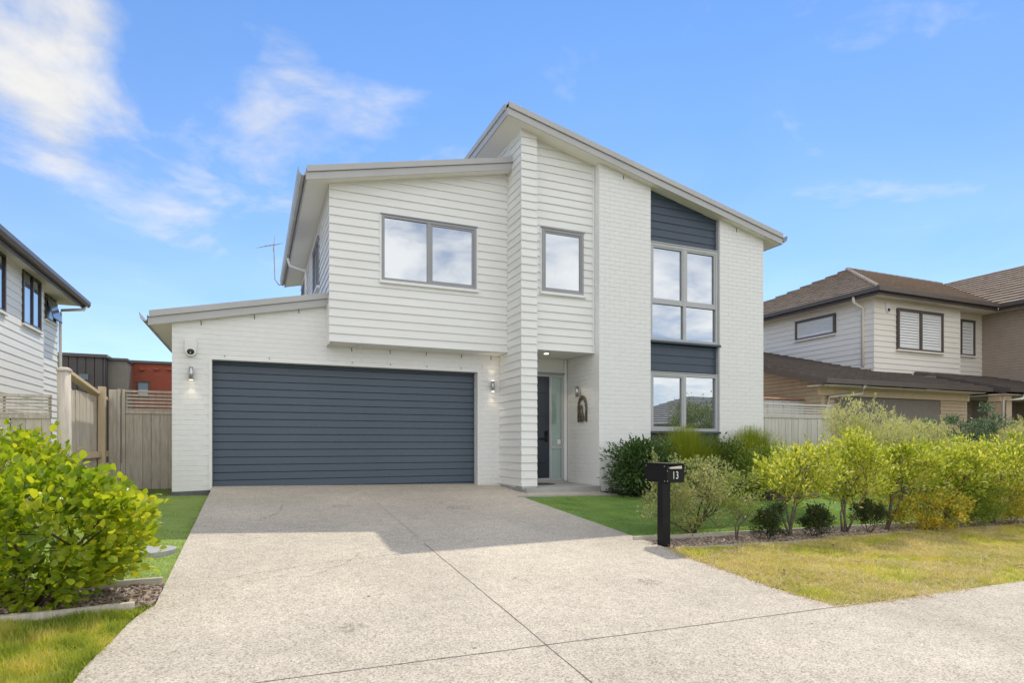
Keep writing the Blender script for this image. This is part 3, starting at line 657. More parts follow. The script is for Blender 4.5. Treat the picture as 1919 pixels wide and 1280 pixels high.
MB().fbox(FY(YB2), XT0-.05, XT0-.008, .0, .034, ZBOX-.003, zA(XT0)-.01).build('corner_trim', 'trimw', H)
nb = boards(FY(YT+.11), XR0, XR1-.025, WZ(1221, 452, YT), 7.2, .158, [cA], t0=.024)
nb += boards(FY(YT+.11), XR0, XR1-.025, WZ(1221, 695, YT)+.03, WZ(1221, 640, YT)-.02, .165, t0=.024)
nb += boards(FY(YT+.11), XR0, XR1-.025, .55, WZ(1221, 812, YT)-.02, .165, t0=.024)
emit('navy_weatherboard', nb, 'navy', H)
mb = MB()
mb.fbox(FY(YT+.11), XR1-.025, XR1-.002, .0, .10, .5, zA(XR1)-.02)
mb.build('reveal_trim', 'alul', H)
# --- painted bricks
cC = (-.2, 1, 1.5+2.275)
bk = bricks(FY(YW), XL, XB1-.002, .70, 4.1, .24, .0862, clips=[cC], openings=[(DX0-.045, DX1+.045, 0, DZ1+.045)])
bk += bricks(FY(YW), XB1-.002, XC0, .70, ZBOX-.015, .24, .0862, openings=[(DX0-.045, DX1+.045, 0, DZ1+.045)])
bk += bricks(FY(YT), XT0, XR0, .5, 7.2, .24, .0862, clips=[cA])
bk += bricks(FY(YT), XR1, XT1, .5, 6.6, .24, .0862, clips=[cA])
bk += bricks(FXm(XT0), YT+.002, YP-.002, .5, ZBOX+.0, .24, .0862)
bk += bricks(FXm(XT0), YT+.002, YB2-.04, ZBOX+.0, zA(XT0)-.01, .24, .0862)
emit('brick', bk, 'brickw', H, 300)
mb = MB()
for (px, py) in ((377, 605), (477, 594), (560, 583)): mb.fbox(FY(YW), WX(px, YW)-.006, WX(px, YW)+.006, -.002, .0115, WZ(px, py, YW)-.045, WZ(px, py, YW)+.035)
for px in (659, 731, 799, 865, 920): mb.fbox(FY(YW), WX(px, YW)-.006, WX(px, YW)+.006, -.002, .0115, ZBOX-.10, ZBOX-.03)
for px in (421, 505, 660, 732, 800, 864): mb.fbox(FY(YW), WX(px, YW)-.005, WX(px, YW)+.005, -.002, .0115, DZ1+.05, DZ1+.075)
mb.fbox(FY(YT), WX(1380, YT)-.006, WX(1380, YT)+.006, -.002, .0115, zA(WX(1380, YT))-.11, zA(WX(1380, YT))-.02)
mb.fbox(FY(YT), WX(1168, YT)-.006, WX(1168, YT)+.006, -.002, .0115, zA(WX(1168, YT))-.11, zA(WX(1168, YT))-.03)
stuff(mb.build('weep_hole', 'plinth', H))
MB().loft([(XL-.01, YW-.012, .30), (DX0-.02, YW-.012, .30), (DX0-.02, YW-.012, .715), (XL-.01, YW-.012, .70)], [(XL-.01, YW+.2, .30), (DX0-.02, YW+.2, .30), (DX0-.02, YW+.2, .715), (XL-.01, YW+.2, .70)]).build('footing', 'plinth', H)
MB().box(XC0-.005, XC1+.005, YC+.005, YC+.3, .56, .695).build('column_base', 'slab', H)
# --- windows
wA = window(H, FY(YB1), *w1, mull=[WX(803, YB1)], d1=.045, mt=.07, sash=(1,), label='wide two pane upper window over the garage')
MB().fbox(FY(YB1), w1[0]-.035, w1[0]-.002, -.01, .036, w1[2]-.03, w1[3]+.0).build('side_trim', 'trimw', wA)
MB().fbox(FY(YB1), w1[1]+.002, w1[1]+.03, -.01, .036, w1[2]-.03, w1[3]+.0).build('side_trim', 'trimw', wA)
wB = window(H, FY(YB2), *w2, d1=.045, sash=(0,), label='tall single pane window beside the boarded column')
MB().fbox(FY(YB2), w2[0]-.03, w2[0]-.002, -.01, .036, w2[2]-.03, w2[3]+.0).build('side_trim', 'trimw', wB)
FT = FY(YT+.06)
Yw = YT+.02
wC = window(H, FT, XR0+.006, XR1-.03, WZ(1221, 637, Yw), WZ(1221, 452.5, Yw), mull=[WX(1284, Yw)], trans=[WZ(1221, 563.5, Yw)], fm='alul', d0=-.03, d1=.03, t=.06, mt=.075, sill=None, head=True, sash=(2, 3), label='four pane upper window in the navy strip', ext=0)
wD = window(H, FT, XR0+.006, XR1-.03, WZ(1221, 808, Yw), WZ(1221, 697, Yw), mull=[WX(1284, Yw)], fm='alul', d0=-.03, d1=.03, t=.06, mt=.075, sill=None, sash=(0,), label='two pane lower window in the navy strip', ext=0)
for zz in (WZ(1221, 637, Yw), WZ(1221, 808, Yw)):
    MB().fbox(FT, XR0+.002, XR1+.015, -.02, .085, zz-.045, zz-.004).build('window_ledge', 'navy', H)
for k, o in enumerate(side_w):
    window(H, FXm(XB1), *o, mull=[o[0]+.5], d1=.045, fm='alu', gm='glassd')
# --- garage door
gd = MB().box(DX0-.03, DX1+.02, YD+.03, YD+.07, .55, DZ1+.05).build('garage_door', 'door', H)
pitch = .1345; z = .60; k = 0; pcs = []
while z < DZ1:
    z1 = min(z + pitch - .008, DZ1 + .03)
    a = [(DX0-.02, YD+.012, z), (DX1+.01, YD+.012, z), (DX1+.01, YD+.012, z1-.0), (DX0-.02, YD+.012, z1)]
    fr_ = [(DX0-.02, YD-.006, z+.004), (DX1+.01, YD-.006, z+.004), (DX1+.01, YD+.002, z1-.003), (DX0-.02, YD+.002, z1-.003)]
    bk_ = [(p[0], YD+.03, p[2]) for p in a]
    v, f = solid(fr_, bk_); pcs.append((v, f, 1)); z += pitch
emit('panel', pcs, 'door', gd)
MB().box(DX0-.02, DX1+.01, YD-.004, YD+.03, .55, .60).build('bottom_seal', 'black', gd)
mb = MB()
mb.fbox(FY(YW), DX0-.045, DX0+.004, -.17, .012, .66, DZ1-.004); mb.fbox(FY(YW), DX1-.004, DX1+.045, -.17, .012, .62, DZ1-.004)
mb.fbox(FY(YW), DX0-.045, DX1+.045, -.17, .0125, DZ1-.004, DZ1+.045)
mb.build('garage_door_frame', 'trimw', H)
# --- porch
sb = struct(MB().box(4.70, XT0+.03, 10.36, YP+.05, .45, .672).build('porch_slab', 'slab'))
MB().loft([(4.66, 10.30, .655), (4.70, 10.36, .655), (4.70, 11.3, .672), (4.62, 11.3, .672)], [(4.66, 10.30, .56), (4.70, 10.36, .56), (4.70, 11.3, .56), (4.62, 11.3, .56)]).build('slab_edge', 'slab', sb)
fr = FY(YP)
dx0, dx1 = XC1+.002, WX(1059, YP)
dz0, dz1 = .74, WZ(1030, 702, YP)
fd = MB().fbox(fr, dx0+.05, WX(1029, YP), -.03, .0, dz0+.03, dz1-.05).build('front_door', 'doorf', H)
hx = WX(1023.5, YP)
mb = MB(); mb.fbox(fr, hx-.03, hx+.03, .0, .025, 1.55, 1.78); mb.fbox(fr, hx-.02, hx+.02, .025, .05, 1.72, 1.77); mb.fbox(fr, hx-.16, hx, .045, .065, 1.60, 1.63)
mb.build('handle', 'black', fd)
for q in range(4): MB().fbox(fr, dx0+.06, WX(1028, YP)-.04, .0, .003, dz0+.35+q*.5, dz0+.356+q*.5).build('groove', 'black', fd)
mb = MB()
sx0, sx1 = WX(1029, YP), WX(1056, YP)
mb.fbox(fr, dx0, dx0+.05, -.04, .02, dz0, dz1); mb.fbox(fr, sx0, sx0+.05, -.04, .02, dz0, dz1-.05); mb.fbox(fr, sx1-.06, sx1, -.04, .02, dz0, dz1)
mb.fbox(fr, dx0+.05, sx1-.06, -.04, .018, dz1-.05, dz1); mb.fbox(fr, dx0+.05, sx1-.06, -.04, .022, dz0-.03, dz0+.03)
mb.fbox(fr, sx0+.05, sx1-.06, -.04, .016, 1.40, 1.46)
df = mb.build('door_frame', 'alul', H)
for a, b in ((dz0+.03, 1.40), (1.46, dz1-.05)): MB().fbox(fr, sx0+.05, sx1-.06, -.02, -.01, a, b).build('pane', 'frost', df)
MB().fbox(fr, sx1-.15, sx1-.075, -.008, .006, 1.50, 1.60).build('sticker', 'whitep', df)
MB().fbox(fr, dx0, sx1+.01, -.02, .05, dz1+.002, dz1+.04).build('head_flashing', 'alu', df)
mb = MB(); mb.fbox(fr, sx1+.003, sx1+.07, -.02, .03, .68, ZBOX-.0); mb.fbox(fr, dx0, sx1, -.02, .03, .672, dz0-.032); mb.build('door_trim', 'trimw', H)
MB().fbox(fr, dx0, sx1+.04, .0, .12, .672, .715).build('door_step', 'slab', H)
# --- downpipe on the box side wall
mb = MB(); mb.tube([(.76, 15.6, 5.98), (.80, 15.6, 5.82), (XB1-.09, 15.6, 5.72), (XB1-.08, 15.6, 5.60), (XB1-.08, 15.6, 4.0)], .035, 8); mb.build('downpipe', 'trimw', H, True)

# --- fittings on the house
def wall_light(fr, s, z, label, up, down):
    t = thing('wall_light', label, 'light', fr_p(fr, s, 0, z), 'wall lights on the white house')
    c = fr_p(fr, s, .085, z)
    MB().tube([(c[0], c[1], z-.105), (c[0], c[1], z+.105)], .034, 14).build('cylinder_shade', 'steel', t, True)
    MB().fbox(fr, s-.02, s+.02, .01, .06, z-.045, z+.045).build('bracket', 'steel', t)
    for on, sg in ((up, 1), (down, -1)):
        MB().tube([(c[0], c[1], z+sg*.106), (c[0], c[1], z+sg*.109)], .026, 12).build('lens', 'glow' if on else 'darkp', t)
        if on:
            l = bpy.data.lights.new('wall_light_lamp', 'SPOT'); l.energy = 1.3; l.color = (1, .80, .52); l.spot_size = R(75); l.spot_blend = .6; l.shadow_soft_size = .02
            lo = bpy.data.objects.new('lamp', l); C.objects.link(lo); lo.location = (c[0], c[1], z+sg*.115)
            lo.rotation_euler = (R(180) if sg > 0 else 0, 0, 0); attach(lo, t)
wall_light(FY(YW), WX(359, YW), WZ(359, 701, YW), 'small steel cylinder wall light left of the garage door', False, True)
wall_light(FY(YW), WX(921, YW), WZ(921, 724.5, YW), 'small steel cylinder wall light between the garage door and the boarded column', True, True)
yl = 11.12
wall_light(FXm(XT0), yl, 1.5+(HY-728)/F*11.9, 'unlit steel cylinder wall light inside the porch', False, False)
t = thing('downlight', 'small lit round downlight in the porch ceiling', 'light', (5.45, 11.05, ZBOX+.02))
MB().tube([(5.45, 11.05, ZBOX+.021), (5.45, 11.05, ZBOX+.012)], .065, 16).build('rim', 'whitep', t); MB().tube([(5.45, 11.05, ZBOX+.012), (5.45, 11.05, ZBOX+.009)], .045, 16).build('lens', 'glow', t)
l = bpy.data.lights.new('porch_lamp', 'SPOT'); l.energy = 7; l.color = (1, .82, .58); l.spot_size = R(110); l.shadow_soft_size = .04
lo = bpy.data.objects.new('lamp', l); C.objects.link(lo); lo.location = (5.45, 11.05, ZBOX-.01); attach(lo, t)
def siren(fr, s, z, label, sc=1.0):
    t = thing('alarm_siren', label, 'alarm box', fr_p(fr, s, 0, z))
    mb = MB(); prof = [(-.5, -.35), (-.42, -.7), (-.2, -.95), (.2, -.95), (.42, -.7), (.5, -.35), (.5, .8), (.42, .9), (-.42, .9), (-.5, .8)]
    a = [fr_p(fr, s+x*.2*sc, .0, z+y*.17*sc) for x, y in prof]; b = [fr_p(fr, s+x*.18*sc, .085*sc, z+y*.155*sc) for x, y in prof]
    mb.loft(a, b).build('case', 'whitep', t, bevel=.008)
    c = fr_p(fr, s, .075*sc, z-.075*sc)
    MB().ball(c, (.06*sc, .045*sc, .05*sc), 14, 8).build('dome', 'darkp', t, True)
    c2 = fr_p(fr, s, .118*sc, z-.095*sc); MB().ball(c2, .010*sc, 8, 6).build('indicator', 'whitep', t, True)
siren(FY(YW), WX(358, YW), WZ(358, 652, YW), 'white alarm siren box with dark dome above the left wall light')
t = thing('smoke_detector', 'small round sensor under the overhang above the garage door', 'sensor', (1.75, 11.4, ZBOX-.012))
MB().tube([(1.80, 11.40, ZBOX-.013), (1.80, 11.40, ZBOX-.03), (1.80, 11.40, ZBOX-.045)], [.055, .05, .03], 14).build('housing', 'whitep', t, True)
# wall ornament: arched bronze frame with a small seated form
t = thing('wall_ornament', 'bronze arched wall ornament with a small seated shape in the porch', 'ornament', (XT0, 11.0, 1.95))
oy, oz = 11.0, 1.5+(HY-763)/F*11.8
pts = [(XT0-.03, oy-.16, oz-.26)] + [(XT0-.03, oy+.16*math.cos(a), oz+.05+.22*math.sin(a)) for a in np.linspace(math.pi, 0, 11)] + [(XT0-.03, oy+.16, oz-.26)]
MB().tube(pts, .022, 6).build('arch', 'bronze', t, True)
mb = MB()
for i, a in enumerate(np.linspace(math.pi*.95, .05*math.pi, 7)):
    mb.ball((XT0-.035, oy+.15*math.cos(a), oz+.05+.2*math.sin(a)), (.02, .035, .045), 7, 5)
mb.build('leaf_scroll', 'bronze', t, True)
mb = MB(); mb.ball((XT0-.04, oy+.02, oz-.20), (.03, .11, .06), 10, 6); mb.ball((XT0-.05, oy+.03, oz-.09), (.03, .06, .12), 10, 6); mb.ball((XT0-.05, oy+.02, oz+.05), (.03, .04, .05), 9, 6); mb.tube([(XT0-.05, oy+.06, oz-.04), (XT0-.06, oy-.04, oz-.10), (XT0-.05, oy-.08, oz-.17)], .018, 6)
mb.build('seated_form', 'bronze', t, True)
MB().box(5.0, 5.62, 11.12, 11.5, .674, .69)
tag(MB().box(5.05, 5.65, 11.05, 11.45, .674, .69).build('doormat', 'mat', bevel=.004), 'brown doormat on the porch slab before the door', 'mat')
# roof antenna
t = thing('antenna', 'thin television antenna on a bent pole at the far end of the upper gutter', 'antenna', (.75, 18.4, 6.05))
ax, ay = .55, 18.4
MB().tube([(.80, ay, 6.05), (.66, ay, 6.0), (ax, ay, 6.15), (ax-.03, ay, 7.15)], .018, 6).build('pole', 'gutterm', t)
mb = MB(); mb.tube([(ax-.36, ay-.25, 6.95), (ax+.10, ay+.08, 7.18)], .012, 5)
for k in range(5):
    q = k/4; c = Vector((ax-.34+.42*q, ay-.24+.3*q, 6.96+.21*q)); mb.tube([(c.x-.13, c.y+.18, c.z), (c.x+.13, c.y-.18, c.z)], .007, 4)
mb.tube([(ax-.05, ay, 6.95), (ax+.0, ay, 7.38)], .008, 4)
mb.build('aerial', 'gutterm', t)
MB().tube([(.80, ay, 6.05), (1.0, ay, 6.12)], .02, 6).build('bracket', 'gutterm', t)

# ================================================================== LETTERBOX
lx, ly = 4.47, 5.90; lz = gz(lx, ly)
t = thing('letterbox', 'black metal letterbox numbered 13 on a square black post', 'letterbox', (lx, ly, lz))
MB().box(lx-.055, lx+.055, ly-.03, ly+.08, lz-.1, lz+.735).build('post', 'black', t, bevel=.006)
bz0, bz1 = lz+.735, lz+.955
bx0, bx1, by0, by1 = lx-.03, lx+.235, ly-.06, ly+.36
mb = MB(); mb.box(bx0, bx0+.008, by0+.006, by1, bz0, bz1); mb.box(bx1-.008, bx1, by0+.006, by1, bz0, bz1); mb.box(bx0+.008, bx1-.008, by0+.006, by1, bz0, bz0+.008); mb.box(bx0+.008, bx1-.008, by1-.008, by1, bz0+.008, bz1)
mb.box(bx0+.008, bx1-.008, by0, by0+.008, bz0+.002, bz1-.062); mb.box(bx0+.008, bx1-.008, by0, by0+.008, bz1-.016, bz1-.004)
mb.box(bx0, bx0+.03, by0-.001, by0+.008, bz1-.062, bz1-.016); mb.box(bx1-.03, bx1, by0-.001, by0+.008, bz1-.062, bz1-.016)
mb.build('box', 'black', t)
MB().loft([(bx0-.012, by0-.02, bz1), (bx1+.012, by0-.02, bz1-.004), (bx1+.012, by1+.01, bz1-.004), (bx0-.012, by1+.01, bz1)], [(bx0-.012, by0-.02, bz1+.010), (bx1+.012, by0-.02, bz1+.006), (bx1+.012, by1+.01, bz1+.006), (bx0-.012, by1+.01, bz1+.010)]).build('lid', 'black', t)
MB().loft([(bx0+.05, by0-.012, bz1-.055), (bx1-.045, by0-.012, bz1-.055), (bx1-.05, by0-.012, bz1-.02), (bx0+.05, by0-.012, bz1-.035)], [(bx0+.05, by0+.10, bz1-.055), (bx1-.045, by0+.10, bz1-.055), (bx1-.05, by0+.10, bz1-.02), (bx0+.05, by0+.10, bz1-.035)]).build('letter', 'paper', t)
mb = MB()
for y in (by0+.03, by1-.03):
    for z in (bz0+.02, bz1-.025): mb.ball((bx0-.002, y, z), .007, 7, 4)
for z in (bz0+.02, bz1-.08): mb.ball((bx0+.015, by0-.002, z), .006, 7, 4)
mb.build('rivet', 'rivet', t, True)
def numeral(ch, x, y, z, h, parent, mat):
    cu = bpy.data.curves.new('numeral', 'FONT'); cu.body = ch; cu.size = h/.72; cu.extrude = .0015; cu.space_character = 1
    ob = bpy.data.objects.new('numeral', cu); C.objects.link(ob)
    dg = bpy.context.evaluated_depsgraph_get(); me = bpy.data.meshes.new_from_object(ob.evaluated_get(dg)); bpy.data.objects.remove(ob)
    for v in me.vertices: v.co = (x + v.co.x*.66, y + v.co.z*-1, z + v.co.y)
    me.materials.clear()
    o = place('numeral', me, mat, parent); return o
numeral('1', bx0+.085, by0-.003, bz0+.046, .092, t, 'whitep'); numeral('3', bx0+.135, by0-.003, bz0+.046, .092, t, 'whitep')

# ================================================================== FENCES
def paling_fence(name, label, fr, s0, s1, z_ground, z_pal, z_top, mat, slats=6, pw=.098, gap=.006, rail=True, cap=True, thick=.02, slat_gap=.42):
    p0 = fr_p(fr, (s0+s1)/2, 0, z_ground)
    t = thing(name, label, 'fence', p0)
    pcs = []; s = s0
    while s < s1 - .02:
        e = min(s + pw*random.uniform(.93, 1.05), s1); dn = random.uniform(-.006, .006); dz = random.uniform(-.012, .008)
        v, f = solid([fr_p(fr, s, thick/2+dn, z_ground), fr_p(fr, e, thick/2+dn, z_ground), fr_p(fr, e, thick/2+dn, z_pal+dz), fr_p(fr, s, thick/2+dn, z_pal+dz)],
                     [fr_p(fr, s, -thick/2+dn, z_ground), fr_p(fr, e, -thick/2+dn, z_ground), fr_p(fr, e, -thick/2+dn, z_pal+dz), fr_p(fr, s, -thick/2+dn, z_pal+dz)])
        pcs.append((v, f, 1)); s = e + gap*random.uniform(.5, 2.0)
    emit('paling', pcs, mat, t)
    if slats:
        pcs = []; h = (z_top - z_pal - .05)/slats
        for i in range(slats):
            a = z_pal + .05 + i*h
            v, f = solid([fr_p(fr, s0, .012, a), fr_p(fr, s1, .012, a), fr_p(fr, s1, .012, a+h*(1-slat_gap)), fr_p(fr, s0, .012, a+h*(1-slat_gap))], [fr_p(fr, s0, -.012, a), fr_p(fr, s1, -.012, a), fr_p(fr, s1, -.012, a+h*(1-slat_gap)), fr_p(fr, s0, -.012, a+h*(1-slat_gap))])
            pcs.append((v, f, 1))
        emit('slat', pcs, mat, t)
        MB().fbox(fr, s0, s1, -.035, .03, z_pal-.01, z_pal+.045).build('rail', mat, t)
        n = max(2, int((s1-s0)/.45)+1)
        for i in range(n):
            s = s0 + (s1-s0-.03)*i/(n-1); MB().fbox(fr, s, s+.03, -.03, -.013, z_pal+.046, z_top).build('batten', mat, t)
    if rail:
        for z in (z_ground+.3, z_pal-.25): MB().fbox(fr, s0, s1, -.065, -.02, z, z+.09).build('rail', mat, t)
    if cap: MB().fbox(fr, s0, s1, -.05, .05, z_top+.002, z_top+.04).build('capping', mat, t)
    return t
# gate between house and boundary
gt = paling_fence('side_gate', 'grey timber side gate with slatted top beside the garage wall', FY(12.8), -2.12, -1.27, .55, WZ(290, 775, 12.8), WZ(290, 737, 12.8), 'timberg', 5, pw=.125)
MB().fbox(FY(12.8), -2.17, -2.125, -.03, .04, .5, WZ(240, 733, 12.8)+.03).build('jamb', 'timberg', gt); MB().fbox(FY(12.8), -2.245, -2.20, -.03, .04, .5, WZ(240, 733, 12.8)+.03).build('jamb', 'timberg', gt)
t = thing('gate_post', 'wide grey timber gate post left of the side gate', 'post', (-2.3, 12.8, .5))
MB().fbox(FY(12.8), -2.37, -2.25, -.10, .05, .4, WZ(220, 731, 12.8)).build('post', 'timberg', t, bevel=.008)
# boundary fence running back along the property line
bf = paling_fence('boundary_fence', 'sunlit paling fence running back between round post and side gate', FXp(-2.44), 10.2, 12.75, .3, 2.30, 2.36, 'timberg', 0, pw=.10, cap=False)
MB().loft([(-2.50, 10.25, 2.50), (-2.37, 10.25, 2.50), (-2.37, 12.75, 2.27), (-2.50, 12.75, 2.27)], [(-2.50, 10.25, 2.55), (-2.37, 10.25, 2.55), (-2.37, 12.75, 2.32), (-2.50, 12.75, 2.32)]).build('capping', 'timbery', bf)
MB().fbox(FXp(-2.40), 10.3, 12.7, 0, .05, 1.28, 1.38).build('rail', 'timbery', bf)
t = thing('square_post', 'yellowish square fence post halfway along the boundary fence', 'post', (-2.37, 12.3, .4))
MB().box(-2.41, -2.31, 12.12, 12.24, .4, 2.47).build('post', 'timbery', t, bevel=.006)
t = thing('round_post', 'tall round timber post at the corner of the left fences', 'post', (-2.4, 10.1, .4))
mb = MB(); px_, py_ = WX(120, 10.1), 10.1
mb.tube([(px_, py_, .3), (px_+.004, py_, 1.4), (px_, py_, 2.50)], [.088, .082, .078], 14); mb.build('post', 'timberg', t, True)
MB().tube([(px_, py_, 2.501), (px_, py_, 2.53), (px_, py_, 2.555)], [.092, .092, .05], 14).build('cap', 'timberg', t)
paling_fence('front_fence', 'grey paling fence with slatted top left of the round post', FY(10.15), -4.6, -2.56, .3, WZ(60, 783, 10.15), WZ(60, 745, 10.15), 'timberg', 5, pw=.17, gap=.008)
fr_r = paling_fence('right_fence', 'silvery paling fence with slatted top right of the house', FY(10.75), 10.56, 13.12, .35, WZ(1490, 783, 10.75), WZ(1490, 762, 10.75)+.02, 'timberp', 4, pw=.10)
# white shed panel seen above the right fence
t = thing('garden_shed', 'low white corrugated shed behind the right fence', 'shed', (12.2, 12.0, .5))
pcs = []; x = 11.2
while x < 13.1:
    v, f = solid([(x, 11.60, .4), (x+.30, 11.60, .4), (x+.30, 11.60, 2.62), (x, 11.60, 2.62)], [(x, 11.62, .4), (x+.30, 11.62, .4), (x+.30, 11.62, 2.62), (x, 11.62, 2.62)]); pcs.append((v, f, 1)); x += .31
emit('panel', pcs, 'shedw', t)
mb = MB()
for i in range(24):
    x = 11.15 + i*.083; mb.loft([(x, 11.52, 2.635), (x+.042, 11.52, 2.675), (x+.083, 11.52, 2.635)], [(x, 12.9, 2.80), (x+.042, 12.9, 2.84), (x+.083, 12.9, 2.80)])
mb.build('roof', 'shedr', t)
MB().box(11.2, 13.1, 11.7, 12.9, .4, 2.58).build('body', 'shedw', t)

# ================================================================== LEFT NEIGHBOUR
L = thing('neighbour_house', 'cream weatherboard house at the left edge with brown gutter', 'house', (-6, 15, .6))
XLn = -4.78
mb = MB(); mb.box(-12, XLn, 6.5, 18.3, .2, 5.45); mb.box(-12, -5.0, 18.3, 20.35, .2, 5.45); mb.build('wall', 'creamw', L)
def lw(px0, px1, py0, py1, X):
    a0, b0 = ratio(px0); a1, b1 = ratio(px1)
    y0, y1 = X*b0/a0, X*b1/a1
    z0 = CAMZ + (HY-py1)/F*(X/a0); z1 = CAMZ + (HY-py0)/F*(X/a0)
    return y0, y1, z0, z1
n1_ = lw(44, 77.5, 502, 605, XLn+.04); n0_ = lw(-40, 11, 440, 560, XLn+.04); n2_ = lw(86, 105, 552, 597, -4.96)
n3_ = (14.6, 16.9, WZ(0, 0, 1)*0+1.4, 2.15)
bl = boards(FXp(XLn), 8.0, 18.3, .5, 5.42, .172, (), [grow(n1_, .03), grow(n0_, .03), grow(n3_, .02)], t0=.024, t1=.012)
emit('weatherboard', bl, 'creamw', L)
bl = boards(FXp(-5.0), 18.32, 20.35, .5, 5.42, .172, (), [grow(n2_, .03)])
emit('weatherboard', bl, 'creamw', L)
window(L, FXp(XLn), *n1_, mull=[(n1_[0]*.48+n1_[1]*.52)], fm='brownf', gm='glass', sill='creamw', sash=(1,))
window(L, FXp(XLn), *n0_, fm='brownf', gm='glass', sill='creamw')
window(L, FXp(XLn), *n3_, mull=[15.8], fm='brownf', gm='glassd', sill=None)
wsm = window(L, FXp(-5.0), *n2_, fm='brownf', gm='glassd', sill='creamw')
mb = MB(); ya, yb_, za, zb_ = n2_[0]+.05, n2_[1]-.05, n2_[2]+.05, n2_[3]-.05
mb.loft([(-4.93, ya, zb_), (-4.93, yb_, zb_), (-4.80, yb_, za), (-4.80, ya, za)], [(-4.95, ya, zb_-.02), (-4.95, yb_, zb_-.02), (-4.82, yb_, za-.02), (-4.82, ya, za-.02)])
mb.build('open_sash', 'glassd', wsm)
mb = MB(); prof = [(-4.42, 5.40), (-4.42, 5.52), (-4.29, 5.56), (-4.29, 5.47), (-4.33, 5.40)]
mb.loft([(x, 6.0, z) for x, z in prof], [(x, 20.75, z) for x, z in prof]); mb.build('gutter', 'brownf', L)
mb = MB(); mb.box(-4.45, -4.425, 6.0, 20.7, 5.33, 5.50); mb.build('fascia', 'brownf', L)
MB().box(-12, -4.45, 6.2, 20.7, 5.42, 5.44).build('soffit', 'soffit', L)
MB().loft([(-4.38, 6.0, 5.52), (-4.38, 20.72, 5.52), (-9, 18, 7.4), (-9, 9, 7.4)], [(-4.38, 6.0, 5.46), (-4.38, 20.72, 5.46), (-9, 18, 7.3), (-9, 9, 7.3)]).build('roof', 'tile', L)
mb = MB(); mb.tube([(-4.36, 20.55, 5.42), (-4.40, 20.52, 5.30), (-4.92, 20.44, 5.22), (-4.94, 20.44, 5.1), (-4.94, 20.44, .5)], .04, 8); mb.build('downpipe', 'creamw', L, True)

# ================================================================== BUILDING FAR BEHIND
Bk = thing('flat_roof_building', 'flat roofed building with charcoal cladding and red brick behind the fence', 'building', (-4, 30, .8))
YB = 30.0
xa, xb_, xc = WX(118, YB), WX(199, YB), WX(228, YB+1.6)
zt1, zt2 = WZ(150, 664, YB), WZ(270, 679, YB+1.6)
mb = MB(); mb.box(xa-6, xb_, YB+.05, YB+8, .3, zt1-.1); mb.build('wall', 'clad', Bk)
pcs = []; x = xa - 1.0
while x < xb_ - .05:
    e = min(x+.30, xb_); v, f = solid([(x, YB-.01, .4), (e-.03, YB-.01, .4), (e-.03, YB-.01, zt1-.1), (x, YB-.01, zt1-.1)], [(x, YB+.05, .4), (e-.03, YB+.05, .4), (e-.03, YB+.05, zt1-.1), (x, YB+.05, zt1-.1)]); pcs.append((v, f, 1)); x += .30
emit('cladding_panel', pcs, 'clad', Bk)
MB().box(xa-6, xb_+.05, YB-.1, YB+8, zt1-.1, zt1+.03).build('parapet', 'brownf', Bk)
MB().box(xb_, xc+.4, YB+.35, YB+7, .3, zt1-.15).build('wall', 'cladl', Bk)
MB().box(xb_, xc+.45, YB+.25, YB+7, zt1-.15, zt1-.05).build('parapet', 'brownf', Bk)
MB().box(xc, xc+9, YB+1.61, YB+8, .3, zt2-.05).build('wall', 'redm', Bk)
wq = (WX(257, YB+1.6), WX(280, YB+1.6), WZ(268, 745, YB+1.6), WZ(268, 716, YB+1.6))
emit('brick', bricks(FY(YB+1.6), xc, xc+3.4, 2.6, zt2-.05, .24, .086, openings=[wq], depth=.006), 'redb', Bk, 300)
MB().box(xc-.05, xc+9.05, YB+1.5, YB+8, zt2-.05, zt2+.06).build('parapet', 'brownf', Bk)
window(Bk, FY(YB+1.6), *wq, fm='brownf', gm='glass', sill=None)
for px in (267, 294, 317): MB().fbox(FY(YB+1.6), WX(px, YB+1.6)-.1, WX(px, YB+1.6)+.1, .0, .10, WZ(px, 694, YB+1.6), WZ(px, 690, YB+1.6)).build('wall_vent', 'redb', Bk)
MB().box(WX(149, YB), WX(166, YB), YB-.06, YB-.03, WZ(157, 712, YB), WZ(157, 701, YB)).build('window', 'glass', Bk)

# ================================================================== RIGHT NEIGHBOUR
N = thing('neighbour_house', 'tan brick and cream weatherboard house with brown tiled roofs on the right', 'house', (19, 13, .5))
NX, NY, NE = 17.7, 12.96, 6.2
mb = MB(); mb.box(NX, 21.85, NY, 22, 2.6, NE-.12); mb.box(21.85, 23.7, NY+.35, 22, 2.6, NE-.12); mb.build('wall', 'cream', N)
mb = MB(); mb.box(23.71, 32, 4.5, 22, .2, NE-.12); mb.build('wall', 'mortar', N)
mb = MB(); mb.box(13.17+.01, 19.0, 11.06, 22, .2, 2.95)
wp(FXm(13.18), [(11.06, 2.9), (17.6, 2.9), (17.6, 4.85), (11.06, 3.10)], -.3, 0)
mb.box(19.0, 23.7, 12.2, 13.3, .2, 3.6)
mb.build('wall', 'mortar', N)
def rw(px0, px1, py0, py1, Y): return (WX(px0, Y), WX(px1, Y), WZ(px0, py1, Y), WZ(px0, py0, Y))
nw1 = rw(1679, 1763.5, 579, 655, NY)
def side(px0, px1, py0, py1, X):
    y = []
    for px in (px0, px1):
        a, b = ratio(px); y.append(X*b/a)
    a, b = ratio(px1)
    return (min(y), max(y), CAMZ+(HY-py1)/F*X/a, CAMZ+(HY-py0)/F*X/a)
nw2 = side(1493, 1567, 588, 625, NX)
nw3 = rw(1797, 1823, 600, 666, NY+.35)
bd = boards(FY(NY), NX-.03, 21.85, 3.0, NE-.13, .172, (), [grow(nw1, .02)])
